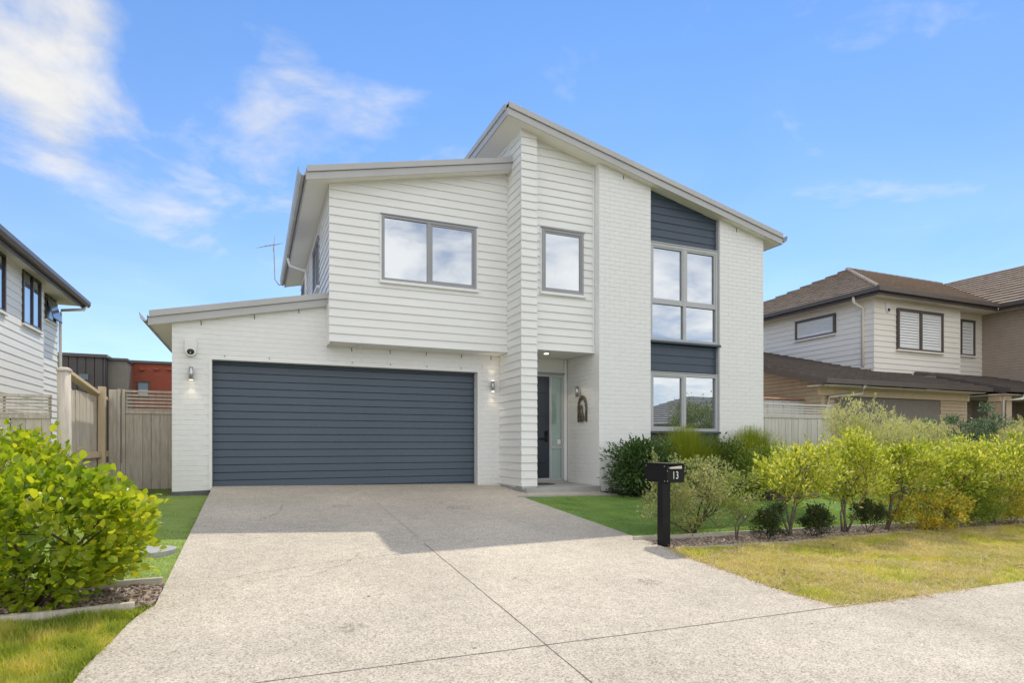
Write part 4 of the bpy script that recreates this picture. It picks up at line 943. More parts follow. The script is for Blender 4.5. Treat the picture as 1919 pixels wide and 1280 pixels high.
bd += boards(FXm(NX), NY-.02, 19.5, 3.0, NE-.13, .172, [(-.27, -1, -(3.08+.27*-10.55)+.0)], [grow(nw2, .02)])
bd += boards(FY(NY+.35), 21.85, 23.7, 3.0, NE-.13, .172, (), [grow(nw3, .02)])
emit('weatherboard', bd, 'cream', N)
MB().fbox(FXp(21.85), NY-.03, NY+.35, -.02, .03, 3.0, NE-.13).build('corner_trim', 'cream', N)
wn1 = window(N, FY(NY), *nw1, mull=[(nw1[0]+nw1[1])/2], fm='brownf', gm='clear', t=.06, mt=.10, sill='cream', d0=.0, d1=.09)
wn2 = window(N, FXm(NX), *nw2, fm='brownf', gm='clear', t=.06, sill='cream', d0=.0, d1=.09)
wn3 = window(N, FY(NY+.35), *nw3, fm='brownf', gm='clear', t=.05, sill='cream', d0=.0, d1=.09)
def louvres(wn, fr, s0, s1, z0, z1, n):
    mb = MB(); mb.fbox(fr, s0, s0+.05, .001, .03, z0, z1); mb.fbox(fr, s1-.05, s1, .001, .03, z0, z1); mb.fbox(fr, s0+.05, s1-.05, .001, .03, z0, z0+.06); mb.fbox(fr, s0+.05, s1-.05, .001, .03, z1-.06, z1)
    sh = mb.build('shutter', 'trimw', wn)
    for i in range(n):
        a = z0+.06+(z1-z0-.12)*i/n; h = (z1-z0-.12)/n
        MB().loft([fr_p(fr, s0+.05, .003, a+h*.97), fr_p(fr, s1-.05, .003, a+h*.97), fr_p(fr, s1-.05, .026, a+h*.10), fr_p(fr, s0+.05, .026, a+h*.10)], [fr_p(fr, s0+.05, .001, a+h*.88), fr_p(fr, s1-.05, .001, a+h*.88), fr_p(fr, s1-.05, .018, a+h*.04), fr_p(fr, s0+.05, .018, a+h*.04)]).build('louvre', 'trimw', wn)
mx_ = (nw1[0]+nw1[1])/2
for wn, fr_w, q in ((wn1, FY(NY-.012), nw1), (wn2, FXm(NX-.012), nw2), (wn3, FY(NY+.35-.012), nw3)):
    MB().fbox(fr_w, q[0]+.06, q[1]-.06, -.010, -.002, q[2]+.06, q[3]-.06).build('blind_back', 'slab', wn)
louvres(wn1, FY(NY-.012), nw1[0]+.06, mx_-.05, nw1[2]+.06, nw1[3]-.06, 12); louvres(wn1, FY(NY-.012), mx_+.05, nw1[1]-.06, nw1[2]+.06, nw1[3]-.06, 12)
louvres(wn2, FXm(NX-.012), nw2[0]+.06, nw2[1]-.06, nw2[2]+.06, nw2[3]-.06, 6); louvres(wn3, FY(NY+.35-.012), nw3[0]+.05, nw3[1]-.05, nw3[2]+.05, nw3[3]-.05, 9)
# bricks
gdo = (WX(1570, 11.05), WX(1762, 11.05), 0, WZ(1570, 741, 11.05))
bt = bricks(FY(11.05), 13.17, 19.0, .45, 2.95, .30, .10, openings=[gdo], depth=.006)
bt += bricks(FXm(13.17), 11.05, 16.5, .45, 4.6, .30, .10, clips=[(-.27, 1, 3.02-.27*10.55)], depth=.006)
emit('brick', bt, 'tanb', N, 150)
bt = bricks(FXm(23.7), 10.8, 13.3, 2.9, NE-.13, .30, .10, depth=.006) + bricks(FXm(23.7), 10.8, 13.3, .5, 2.9, .30, .10, depth=.006) + bricks(FY(12.2), 19.0, 21.2, .5, 3.2, .30, .10, depth=.006)
emit('brick', bt, 'greyb', N, 150)
# garage door
ng = MB().box(gdo[0], gdo[1], 11.16, 11.2, .3, gdo[3]).build('garage_door', 'brownd', N)
mb = MB(); mb.box(gdo[0], gdo[1], 11.062, 11.2, gdo[3], gdo[3]+.02); mb.build('lintel', 'cream', N)
pcs = []; z = .4
while z < gdo[3]-.05:
    v, f = solid([(gdo[0]+.03, 11.13, z), (gdo[1]-.03, 11.13, z), (gdo[1]-.03, 11.15, z+.145), (gdo[0]+.03, 11.15, z+.145)], [(gdo[0]+.03, 11.16, z), (gdo[1]-.03, 11.16, z), (gdo[1]-.03, 11.16, z+.15), (gdo[0]+.03, 11.16, z+.15)]); pcs.append((v, f, 1)); z += .18
emit('panel', pcs, 'brownd', ng)
# tiled roofs
def tiles(poly, origin, e, u, tw=.33, th=.37, lift=.06):
    """poly in (along eave, up slope) metres; e and u are 3-D unit vectors"""
    e, u, o = Vector(e).normalized(), Vector(u).normalized(), Vector(origin); n = e.cross(u).normalized()
    if n.z < 0: n = -n
    s0 = min(p[0] for p in poly); s1 = max(p[0] for p in poly); h1 = max(p[1] for p in poly)
    ar0 = sum(poly[i][0]*poly[(i+1)%len(poly)][1]-poly[(i+1)%len(poly)][0]*poly[i][1] for i in range(len(poly)))
    pl = poly if ar0 > 0 else poly[::-1]
    out = []; k = 0; h = 0
    while h < h1:
        x = s0 - (tw/2 if k % 2 else 0)
        while x < s1:
            q = [(x+.004, h), (x+tw-.004, h), (x+tw-.004, h+th), (x+.004, h+th)]
            for i in range(len(pl)):
                p0, p1 = pl[i], pl[(i+1) % len(pl)]
                a, b = p1[1]-p0[1], -(p1[0]-p0[0])
                q = clip(q, a, b, a*p0[0]+b*p0[1]) if len(q) > 2 else q
            if parea(q) > .004:
                j = random.uniform(-.004, .004)
                top = [o+e*s+u*t_+n*(lift+j-(lift-.008)*(t_-h)/th) for s, t_ in q]; bot = [o+e*s+u*t_ for s, t_ in q]
                v, f = solid(top, bot); out.append((v, f, parea(q)))
            x += tw
        h += th; k += 1
    return out
EX0, EY0, rk = 17.26, 12.5, .484
uL = (1, 0, rk); uF = (0, 1, rk); ul = math.sqrt(1+rk*rk)
tl = tiles([(0, 0), (9.8, 0), (4.9, 4.9*ul)], (EX0, EY0, NE), (0, 1, 0), uL)
tl += tiles([(0, 0), (5.94, 0), (10.84, 4.9*ul), (4.9, 4.9*ul)], (EX0, EY0, NE), (1, 0, 0), uF)
tl += tiles([(-2.6, 0), (0, 0), (4.9, 4.9*ul), (-2.6, 4.9*ul)], (23.2, EY0, NE), (0, 1, 0), uL)
rf = MB().add([(EX0, EY0, NE-.005), (23.2, EY0, NE-.005), (28.1, 17.4, NE+4.9*rk-.005), (22.16, 17.4, NE+4.9*rk-.005), (EX0, 22.3, NE-.005), (23.2, 4.5, NE-.005), (28.1, 4.5, NE+4.9*rk-.005), (28.1, 22, NE+4.9*rk-.005)],
              [(0, 1, 2, 3), (0, 3, 4), (1, 5, 6, 2), (3, 2, 7, 4)]).build('roof', 'tile', N)
emit('tile', tl, 'tile', rf, 220, 'tile_field')
k2 = .27; u2 = (0, 1, k2); ul2 = math.sqrt(1+k2*k2)
tl = tiles([(0, 0), (6.4, 0), (6.4, 2.4*ul2), (5.0, 2.4*ul2), (5.0, 7*ul2), (0, 7*ul2)][:3] + [(0, 2.4*ul2)], (12.66, 10.55, 3.08), (1, 0, 0), u2)
tl += tiles([(0, 2.4*ul2), (5.04, 2.4*ul2), (5.04, 7*ul2), (0, 7*ul2)], (12.66, 10.55, 3.08), (1, 0, 0), u2)
tl += tiles([(0, 0), (5.0, 0), (5.0, 2.6*ul2), (0, 2.6*ul2)], (19.5, 10.3, 3.08), (1, 0, 0), u2)
rf2 = MB().loft([(12.66, 10.55, 3.0), (19.06, 10.55, 3.0), (19.06, 12.95, 3.0+k2*2.4), (12.66, 12.95, 3.0+k2*2.4)], [(12.66, 10.55, 3.075), (19.06, 10.55, 3.075), (19.06, 12.95, 3.075+k2*2.4), (12.66, 12.95, 3.075+k2*2.4)])
rf2.loft([(12.66, 12.95, 3.0+k2*2.4), (17.7, 12.95, 3.0+k2*2.4), (17.7, 17.55, 3.0+k2*7), (12.66, 17.55, 3.0+k2*7)], [(12.66, 12.95, 3.075+k2*2.4), (17.7, 12.95, 3.075+k2*2.4), (17.7, 17.55, 3.075+k2*7), (12.66, 17.55, 3.075+k2*7)])
rf2.loft([(19.5, 10.3, 3.0), (24.5, 10.3, 3.0), (24.5, 12.9, 3.0+k2*2.6), (19.5, 12.9, 3.0+k2*2.6)], [(19.5, 10.3, 3.075), (24.5, 10.3, 3.075), (24.5, 12.9, 3.075+k2*2.6), (19.5, 12.9, 3.075+k2*2.6)])
rf2 = rf2.build('roof', 'tiled', N)
emit('tile', tl, 'tiled', rf2, 80, 'tile_field')
# hip and ridge caps
def caps(a, b, n, parent, r=.07):
    a, b = Vector(a), Vector(b)
    for i in range(n): 
        p, q = a.lerp(b, i/n), a.lerp(b, (i+1.06)/n)
        MB().tube([p, q], [r, r*.86], 8).build('hip_cap', 'tile', parent)
caps((EX0, EY0, NE+.05), (22.16, 17.4, NE+4.9*rk+.05), 16, rf); caps((22.16, 17.4, NE+4.9*rk+.05), (28.1, 17.4, NE+4.9*rk+.05), 14, rf)
# gutters, fascia, soffit
mb = MB()
mb.box(EX0-.13, EX0+.0, EY0-.13, 22.3, NE-.10, NE+.03); mb.box(EX0+.0, 23.2+.0, EY0-.13, EY0+.0, NE-.10, NE+.03); mb.box(23.2-.13, 23.2, 4.5, EY0-.13, NE-.10, NE+.03)
mb.box(12.60, 19.1, 10.42, 10.55, 2.97, 3.09); mb.box(19.45, 24.5, 10.17, 10.3, 2.97, 3.09)
mb.build('gutter', 'brownf', N)
mb = MB()
mb.box(EX0, EX0+.03, EY0, 22.3, NE-.20, NE-.0); mb.box(EX0+.03, 23.17, EY0, EY0+.03, NE-.20, NE-.0); mb.box(23.2, 23.23, 4.5, EY0, NE-.2, NE)
for (X, Ya, Yb, z0, kk) in ((12.66, 10.55, 17.55, 3.0, k2), (19.5, 10.3, 12.9, 3.0, k2), (19.06, 10.55, 12.95, 3.0, k2)):
    mb.loft([(X-.03, Ya, z0-.08), (X-.03, Yb, z0-.08+kk*(Yb-Ya)), (X-.03, Yb, z0+.10+kk*(Yb-Ya)), (X-.03, Ya, z0+.10)], [(X, Ya, z0-.08), (X, Yb, z0-.08+kk*(Yb-Ya)), (X, Yb, z0+.10+kk*(Yb-Ya)), (X, Ya, z0+.10)])
mb.build('fascia', 'brownf', N)
mb = MB(); mb.box(EX0+.03, NX+.02, EY0+.03, 22, NE-.14, NE-.12); mb.box(NX+.02, 23.7, EY0+.03, NY+.4, NE-.14, NE-.12); mb.box(23.23, 23.75, 4.6, EY0+.03, NE-.14, NE-.12)
mb.box(12.7, 19.0, 10.56, 11.08, 2.93, 2.95); mb.box(19.5, 24.4, 10.32, 12.3, 2.90, 2.92); mb.build('soffit', 'cream', N)
mb = MB(); mb.box(13.0, 19.0, 10.98, 11.04, 2.73, 2.95); mb.build('bulkhead', 'tanb', N)
mb = MB(); mb.box(19.62, 20.02, 10.45, 10.85, .3, 2.92); mb.box(19.55, 20.0, 10.5, 10.8, 2.72, 2.95); mb.build('porch_column', 'tanb', N)
mb = MB(); mb.tube([(17.22, 13.3, NE-.10), (17.25, 13.3, NE-.28), (NX-.06, 13.3, NE-.42), (NX-.06, 13.3, 3.95)], .045, 8); mb.tube([(14.0, 10.49, 2.97), (14.0, 10.55, 2.78), (13.35, 10.98, 2.70), (13.30, 11.0, 2.4), (13.30, 11.0, .4)], .04, 8)
mb.tube([(20.3, 10.24, 2.97), (20.2, 10.28, 2.80), (19.58, 10.40, 2.74), (19.55, 10.40, .4)], .04, 8)
mb.build('downpipe', 'cream', N, True)
MB().fbox(FY(12.2), 19.25, 20.1, .0, .05, .45, 2.6).build('front_door', 'darkp', N)
MB().fbox(FY(12.2), 19.35, 19.6, .05, .06, 1.9, 2.35).build('door_light', 'glassd', N)
MB().fbox(FXm(23.7), 10.98, 11.1, .01, .10, 1.55, 1.95).build('wall_light', 'whitep', N)
siren(FY(NY), WX(1661, NY), WZ(1661, 577, NY), 'white alarm siren box under the eave of the right hand house', 1.0)

# ================================================================== HOUSE ACROSS THE STREET (seen mirrored in the lower window)
t = thing('street_house', 'grey roofed house across the street mirrored in the lower window', 'house', (31, -21, 0))
MB().box(27.8, 44, -26, -17, -.2, 3.0).build('wall', 'cream', t)
a, b, c, d, e_, f_ = (27.0, -16.2, 3.0), (45, -16.2, 3.0), (45, -26.8, 3.0), (27.0, -26.8, 3.0), (34.8, -21.5, 5.7), (38.0, -21.5, 5.7)
rr = MB().add([a, b, c, d, e_, f_], [(0, 1, 5, 4), (1, 2, 5), (2, 3, 4, 5), (3, 0, 4), (3, 2, 1, 0)]).build('roof', 'tileg', t)
mb = MB()
for i in range(1, 14):
    q = i/14
    l0 = Vector(a).lerp(Vector(e_), q); l1 = Vector(b).lerp(Vector(f_), q); l2 = Vector(d).lerp(Vector(e_), q)
    mb.tube([l0, l1], .05, 4); mb.tube([l0, l2], .05, 4)
stuff(mb.build('tile_course', 'tiled', rr))
for x in (29.5, 33.5, 38): 
    wv = MB().box(x, x+1.6, -16.99, -16.95, .9, 2.2).build('window', 'glassd', t)


# ================================================================== PLANTS
LEAF_T = {
 'round': (np.array([(0,0,0),(.33,0,.0),(.66,0,.01),(1,0,-.07),(.2,.32,.05),(.55,.5,.09),(.86,.3,.05),(.2,-.32,.05),(.55,-.5,.09),(.86,-.3,.05)], float),
           np.array([(0,1,4),(4,1,5),(1,2,5),(5,2,6),(2,3,6),(0,7,1),(7,8,1),(1,8,2),(8,9,2),(2,9,3)])),
 'lance': (np.array([(0,0,0),(.5,0,-.02),(1,0,-.12),(.3,.42,.05),(.68,.40,.03),(.3,-.42,.05),(.68,-.40,.03)], float),
           np.array([(0,1,3),(3,1,4),(1,2,4),(0,5,1),(5,6,1),(1,6,2)])),
 'small': (np.array([(0,0,0),(.5,.5,.09),(1,0,-.03),(.5,-.5,.09)], float), np.array([(0,2,1),(0,3,2)])),
}
def unit(a): return a/np.maximum(np.linalg.norm(a, axis=1, keepdims=True), 1e-9)
def leaf_frames(D, tilt=.7):
    D = unit(D); N0 = np.array([0, 0, 1.0]) + rng.normal(0, tilt, D.shape)
    S = unit(np.cross(N0, D)); N = np.cross(D, S); return D, S, N
def leaf_arrays(P, D, size, width, tpl, tilt=.7):
    T, Fc = LEAF_T[tpl]; D, S, N = leaf_frames(D, tilt); n = len(P); size = np.broadcast_to(size, (n,))[:, None, None]
    V = P[:, None, :] + size*(T[None, :, 0:1]*D[:, None, :] + T[None, :, 1:2]*width*S[:, None, :] + T[None, :, 2:3]*N[:, None, :])
    f = Fc[None] + (np.arange(n)*len(T))[:, None, None]
    return V.reshape(-1, 3), f.reshape(-1, 3), (D, S, N)
def crown_points(c, r, n, clumps, cr, up=.5, spread=.7, low=-.85, core=.45, p=2.0):
    c = np.array(c, float); r = np.array(r, float)
    d = unit(rng.normal(0, 1, (clumps*3, 3))); d = d[d[:, 2] > low][:clumps]
    if p != 2.0: d = d/(np.sum(np.abs(d)**p, axis=1, keepdims=True)**(1/p))
    K = c + d*r*(core + (1-core)*rng.random((len(d), 1))**.6)*rng.uniform(.85, 1.12, (len(d), 1))
    sz = rng.uniform(.6, 1.3, len(d)); pick = rng.choice(len(d), n, p=sz/sz.sum())
    off = rng.normal(0, 1, (n, 3))*cr*sz[pick][:, None]*np.array([1, 1, .85])
    P = K[pick] + off
    root = c - np.array([0, 0, r[2]*.9])
    D = unit(unit(P-root)*.8 + unit(off)*.5 + np.array([0, 0, up]) + rng.normal(0, spread, (n, 3)))
    return P, D, K
def shoots(P, D, K, n_sh, per, length, cr):
    """upright new growth standing out of the crown"""
    top = K[np.argsort(-K[:, 2])][:max(4, len(K)//2)]
    b = top[rng.integers(0, len(top), n_sh)] + rng.normal(0, cr*.6, (n_sh, 3)); d = unit(rng.normal(0, .35, (n_sh, 3)) + np.array([0, 0, 1.0])); L = length*rng.uniform(.4, 1.2, n_sh)
    u = rng.random((n_sh, per)); Q = (b[:, None] + d[:, None]*(L[:, None]*u)[..., None]).reshape(-1, 3) + rng.normal(0, .006, (n_sh*per, 3))
    E = unit(np.repeat(d, per, 0)*.7 + rng.normal(0, .6, (n_sh*per, 3)))
    return np.vstack([P, Q]), np.vstack([D, E])
def stem_set(parent, base, K, mat, n, r0, name='stem', wob=.06, twigs=3):
    """main stems from the base to outlying clumps, each its own part with a few side twigs"""
    base = np.array(base, float)
    idx_ = rng.choice(len(K), min(n, len(K)), replace=False)
    for q, i in enumerate(idx_):
        e = K[i]; b = base + np.array([rng.normal(0, r0*1.2), rng.normal(0, r0*1.2), 0]) if n > 2 else base
        m1 = b*.65 + e*.35 + rng.normal(0, wob, 3)*.5; m1[2] = b[2] + (e[2]-b[2])*.45
        m2 = b*.3 + e*.7 + rng.normal(0, wob, 3)*.6; m2[2] = b[2] + (e[2]-b[2])*.78
        mb = MB(); mb.tube([b, m1, m2, e], [r0, r0*.75, r0*.5, r0*.22], 6)
        for j in rng.choice(len(K), min(twigs, len(K)), replace=False):
            k = K[j]
            if np.linalg.norm(k - m2) < np.linalg.norm(e-b)*.9: mb.tube([m1*.5+m2*.5, (m2+k)/2 + rng.normal(0, wob, 3)*.4, k], [r0*.42, r0*.3, r0*.12], 5)
        mb.build(name, mat, parent, True)
def crownbox(box, Y, base, ry=None):
    x0, y0, x1, y1 = box; a, b = WX(x0, Y), WX(x1, Y); pm_ = (x0+x1)/2
    zt, zb = WZ(pm_, y0, Y), WZ(pm_, y1, Y)
    c = ((a+b)/2, Y, (zt+zb)/2); rx = (b-a)/2; return c, (rx, ry or rx*.8, (zt-zb)/2)
def shrub(name, label, cat, base_px, box, Y, n, size, width, mat, tpl='small', clumps=40, cr=.07, bark='bark', nst=4, r0=.012, group=None, up=.5, spread=.7, ry=None, low=-.85, core=.45, ground=None, stem='stem', twigs=3, tilt=.7, sh=(0, 0, 0), p=2.6):
    bx = WX(base_px[0], Y) ; bz = gz(bx, Y) if ground is None else ground
    c, r = crownbox(box, Y, None, ry)
    t = thing(name, label, cat, (bx, Y, bz), group)
    P, D, K = crown_points(c, np.array(r)*np.array([.86, .86, .86]), n, clumps, cr, up, spread, low, core, p)
    if sh[0]: P, D = shoots(P, D, K, *sh, cr)
    hit = (P[:, 0] > 4.34) & (P[:, 0] < 4.84) & (P[:, 1] < 6.40); P[hit, 1] = 6.40 + (6.40 - P[hit, 1])*.4; D[hit, 1] = np.abs(D[hit, 1])
    P[:, 2] = np.maximum(P[:, 2], bz+.03)
    v, f, _ = leaf_arrays(P, D, size*rng.uniform(.65, 1.25, len(P)), width, tpl, tilt)
    np_mesh('leaves', v, f, mat, t)
    stem_set(t, (bx, Y, bz-.03), K, bark, nst, r0, stem, twigs=twigs)
    return t
# --- mulch bed on the right
GR_G, GR_B = 'golden shrubs along the mulch bed', 'small dark shrubs in the mulch bed'
shrub('grey_green_shrub', 'grey green shrub with fine leaves directly behind the letterbox', 'shrub', (1300, 1003), (1216, 850, 1398, 1006), 6.36, 11000, .034, .50, 'lf_grey', clumps=150, cr=.05, nst=7, r0=.014, bark='barkd', up=.8, twigs=6, core=.2, stem='branch', low=-1, sh=(60, 16, .12), p=3.6)
shrub('sapling', 'thin sapling with a bare trunk right of the grey green shrub', 'tree', (1380, 1004), (1345, 880, 1425, 985), 6.0, 1100, .034, .5, 'lf_mid', clumps=26, cr=.05, nst=2, r0=.014, stem='trunk', twigs=6, up=.7)
GOLD = [((1478, 1003), (1418, 830, 1562, 945), 'golden shrub on a bent trunk between the two nearest dark bushes'),
        ((1585, 985), (1546, 806, 1658, 962), 'tall golden shrub between the second and third dark bushes'),
        ((1662, 985), (1634, 828, 1750, 930), 'golden shrub with a bare pale slanting trunk right of the third dark bush'),
        ((1765, 978), (1728, 818, 1838, 945), 'golden shrub rising above the amber and green mound'),
        ((1862, 966), (1796, 812, 1910, 950), 'bushy golden shrub above the two rightmost low mounds'),
        ((1945, 960), (1882, 806, 1992, 950), 'golden shrub cut off by the right edge of the view')]
for b, box, lab in GOLD:
    shrub('golden_shrub', lab, 'shrub', b, box, 6.05, 3900, .062, .40, 'lf_gold', 'lance', clumps=60, cr=.072, nst=4, r0=.017, group=GR_G, up=.6, twigs=5, core=.3, stem='branch', sh=(60, 14, .18), p=2.3, low=-.9)
DARKB = [((1440, 1014), (1410, 943, 1473, 1014), 'small dark bush nearest the letterbox'), ((1527, 1006), (1501, 946, 1551, 1005), 'small dark bush, second from the letterbox'), ((1630, 984), (1604, 938, 1654, 984), 'small dark bush, third from the letterbox')]
for b, box, lab in DARKB:
    shrub('dark_bush', lab, 'shrub', b, box, 5.92, 3600, .028, .55, 'lf_box', clumps=50, cr=.032, nst=6, r0=.007, bark='barkd', group=GR_B, up=.9, low=-1, core=.3, sh=(16, 20, .09))
shrub('amber_mound', 'loose green and amber mound with bare stems at the bed edge', 'shrub', (1730, 990), (1676, 918, 1788, 992), 5.92, 5600, .05, .4, 'lf_amber', clumps=80, cr=.05, nst=8, r0=.007, low=-1, up=.7, group='low mounds in the mulch bed')
shrub('green_mound', 'dense green mound between the two amber ones', 'shrub', (1815, 985), (1775, 898, 1862, 988), 5.95, 6500, .04, .45, 'lf_mid', clumps=70, cr=.05, nst=6, r0=.007, low=-1, up=.7, group='low mounds in the mulch bed')
shrub('amber_mound', 'dense amber mound at the right edge of the view', 'shrub', (1893, 978), (1850, 900, 1950, 980), 5.95, 5600, .05, .42, 'lf_amber', clumps=80, cr=.05, nst=6, r0=.007, low=-1, up=.7, group='low mounds in the mulch bed')
tr_ = thing('street_tree', 'rounded yellow green tree across the street mirrored in the lower window', 'tree', (28.0, -12, gz(28, -12)))
P, D, K = crown_points((28.0, -12, 2.6), (2.4, 2.2, 1.7), 9000, 90, .30, .4, .7, -.9, .4)
v, f, _ = leaf_arrays(P, D, .16*rng.uniform(.7, 1.2, 9000), .5, 'small'); np_mesh('crown', v, f, 'lf_mid', tr_)
stem_set(tr_, (28.0, -12, gz(28, -12)-.1), K, 'bark', 5, .09, 'branch', .2, 4)
# --- bed against the house
shrub('broadleaf_shrub', 'dark broad leaved shrub at the white wall left of the navy strip', 'shrub', (1200, 915), (1142, 826, 1268, 925), 9.6, 6500, .085, .45, 'lf_dark', 'lance', clumps=90, cr=.10, nst=5, r0=.014, bark='barkd', up=-.15, low=-1, spread=.6, tilt=.4)
shrub('broadleaf_shrub', 'small dark shrub between the two rush tufts', 'shrub', (1358, 905), (1328, 822, 1392, 912), 9.8, 2400, .08, .42, 'lf_dark', 'lance', clumps=36, cr=.10, nst=4, r0=.012, bark='barkd', up=.2, low=-1, tilt=.4)
shrub('green_shrub', 'leafy mid green shrub in front of the right rush tuft', 'shrub', (1440, 905), (1378, 838, 1482, 912), 8.9, 3000, .06, .45, 'lf_mid', 'lance', clumps=45, cr=.09, nst=4, r0=.012, low=-1, up=.5)
shrub('low_shrub', 'low dark shrub at the foot of the right house corner', 'shrub', (1480, 910), (1455, 856, 1560, 915), 10.2, 2000, .06, .45, 'lf_dark', 'lance', clumps=40, cr=.09, nst=4, r0=.012, low=-1, bark='barkd')
shrub('low_shrub', 'low dark shrub below the right paling fence', 'shrub', (1590, 905), (1535, 862, 1660, 912), 9.0, 2400, .06, .45, 'lf_dark', 'lance', clumps=40, cr=.10, nst=4, r0=.012, low=-1, bark='barkd')
shrub('low_shrub', 'low dark shrub behind the golden shrubs, nearest the right neighbour', 'shrub', (1720, 902), (1650, 866, 1800, 912), 9.0, 2400, .06, .45, 'lf_dark', 'lance', clumps=40, cr=.10, nst=4, r0=.012, low=-1, bark='barkd')
def tuft(label, px, Y, n, h, lean, r0):
    x = WX(px, Y); z = gz(x, Y)
    t = thing('rush_tuft', label, 'grass tuft', (x, Y, z), 'rush tufts against the house')
    a = rng.uniform(0, 2*np.pi, n); le = np.abs(rng.normal(0, .5, n))*lean; hh = h*rng.uniform(.72, 1.05, n)
    B = np.stack([x+rng.normal(0, r0, n), Y+rng.normal(0, r0*.8, n), np.full(n, z)], 1)
    d = np.stack([np.cos(a), np.sin(a), np.zeros(n)], 1); s = np.stack([-np.sin(a), np.cos(a), np.zeros(n)], 1)*.0055
    qs = [0, .4, .75, 1.0]; L = []
    for q in qs:
        c = B + d*(le*h*q**1.7)[:, None] + np.array([0, 0, 1])*(hh*(q - .28*np.minimum(le, 1.2)*q**2.2))[:, None]; L.append((c - s*(1-q*.85), c + s*(1-q*.85)))
    V = np.stack([p for l_ in L for p in l_], 1).reshape(-1, 3)
    f = np.concatenate([np.array([[2*i, 2*i+1, 2*i+3, 2*i+2]]) for i in range(3)])[None] + (np.arange(n)*8)[:, None, None]
    stuff(np_mesh('blades', V, f.reshape(-1, 4), 'reed', t))
    MB().ball((x, Y, z+.03), (r0*1.6, r0*1.4, .06), 10, 6).build('root_crown', 'barkd', t, True)
tuft('arching green rush tuft under the tall window strip', 1283, 9.85, 4200, WZ(1283, 796, 9.85)-gz(WX(1283, 9.85), 9.85), .95, .12)
tuft('arching green rush tuft under the right white wall', 1408, 9.95, 4200, WZ(1408, 798, 9.95)-gz(WX(1408, 9.95), 9.95), .95, .12)
def scatter(poly, n, seedbox=None):
    p = np.array(poly); lo, hi = p.min(0), p.max(0)
    if seedbox is not None: lo = np.maximum(lo, seedbox[0]); hi = np.minimum(hi, seedbox[1])
    out = np.zeros((0, 2))
    while len(out) < n:
        q = rng.uniform(lo, hi, (n*2, 2)); ins = np.zeros(len(q), bool); j = len(p)-1
        for i in range(len(p)):
            xi, yi, xj, yj = p[i, 0], p[i, 1], p[j, 0], p[j, 1]
            with np.errstate(divide='ignore', invalid='ignore'):
                cr_ = ((yi > q[:, 1]) != (yj > q[:, 1])) & (q[:, 0] < (xj-xi)*(q[:, 1]-yi)/(yj-yi+1e-12)+xi)
            ins ^= cr_; j = i
        out = np.vstack([out, q[ins]])
    return out[:n]
gc_poly = [(6.36, 9.9), (6.9, 9.36), (7.9, 8.95), (9.4, 8.8), (9.6, 9.5), (7.6, 9.9), (6.7, 10.3), (6.34, 10.33)]
q = scatter(gc_poly, 3600); P = np.stack([q[:, 0], q[:, 1], gza(q[:, 0], q[:, 1])+.01+rng.random(len(q))**1.6*.16], 1)
v, f, _ = leaf_arrays(P, rng.normal(0, .7, P.shape)+np.array([0, 0, .8]), .055*rng.uniform(.6, 1.2, len(q)), .3, 'small')
gcov = stuff(np_mesh('ground_cover', v, f, 'lf_box')); tag(gcov, 'low dark ground cover at the curved front of the house bed', 'ground cover')
# --- neighbour's planting
for b, box, lab in (((1600, 880), (1555, 742, 1648, 885), 'tall pale silvery shrub beside the right fence end'), ((1672, 880), (1628, 785, 1712, 885), 'pale silvery shrub before the brown garage door'), ((1735, 880), (1698, 782, 1770, 885), 'pale silvery shrub next to the blue green shrub'), ((1905, 870), (1872, 780, 1945, 875), 'pale silvery shrub at the right edge of the view')):
    shrub('silver_shrub', lab, 'shrub', b, box, 9.1, 8000, .05, .28, 'lf_silver', clumps=100, cr=.075, nst=6, r0=.014, group='silvery shrubs of the neighbour', up=1.0, spread=.5, core=.3, low=-1, sh=(70, 24, .22))
shrub('blue_green_shrub', 'blue green shrub with whorled leaves before the neighbour porch', 'shrub', (1806, 870), (1757, 750, 1856, 880), 9.0, 4200, .10, .24, 'lf_blue', 'lance', clumps=42, cr=.07, nst=6, r0=.018, bark='barkd', up=.3, spread=.8, low=-1)
# --- big lime bush on the left, with its hedge behind
def lime_bush(label, base, c, r, n, size, parts, group, clumps=90, cr=.085, nst=9):
    t = thing('lime_bush', label, 'bush', base, group)
    P, D, K = crown_points(c, r, n, clumps, cr, .25, .5, -.95, .72)
    P[:, 2] = np.maximum(P[:, 2], base[2]+.06)
    sz = size*rng.uniform(.7, 1.2, n)
    near = np.argsort(np.linalg.norm(P - np.array([0, 0, CAMZ]), axis=1) - sz*6) if parts else np.array([], int)
    near = np.array([i for i in near if in_view(P[i], 0)][:parts], int)
    rest = np.setdiff1d(np.arange(n), near)
    v, f, _ = leaf_arrays(P[rest], D[rest], sz[rest], .80, 'round', .55)
    o = np_mesh('leaves', v, f, 'lf_gris', t)
    if parts:
        stuff(o)
        T, Fc = LEAF_T['round']; me = bpy.data.meshes.new('leaf'); tv = T.copy(); tv[:, 1] *= .80
        me.from_pydata([tuple(p) for p in tv], [], [tuple(int(i) for i in q) for q in Fc])
        d, s, nn = leaf_frames(D[near], .55)
        for k, i in enumerate(near):
            ob = place('leaf', me, 'lf_gris', t)
            m = Matrix(((*d[k],), (*s[k],), (*nn[k],))).transposed()
            ob.location = P[i]; ob.rotation_euler = m.to_euler(); ob.scale = (sz[i],)*3
    stem_set(t, (base[0], base[1], base[2]-.03), K, 'barkd', nst, .014, 'stem', .08, 5)
    return t
GL = 'lime green bushes left of the driveway'
bz_ = gz(-1.45, 5.25)-.03
lime_bush('big round leaved lime bush closest to the driveway edge', (-1.45, 5.25, bz_), (-1.44, 5.28, .87), (.73, .46, .45), 5600, .067, 300, GL, 260, .052, 12)
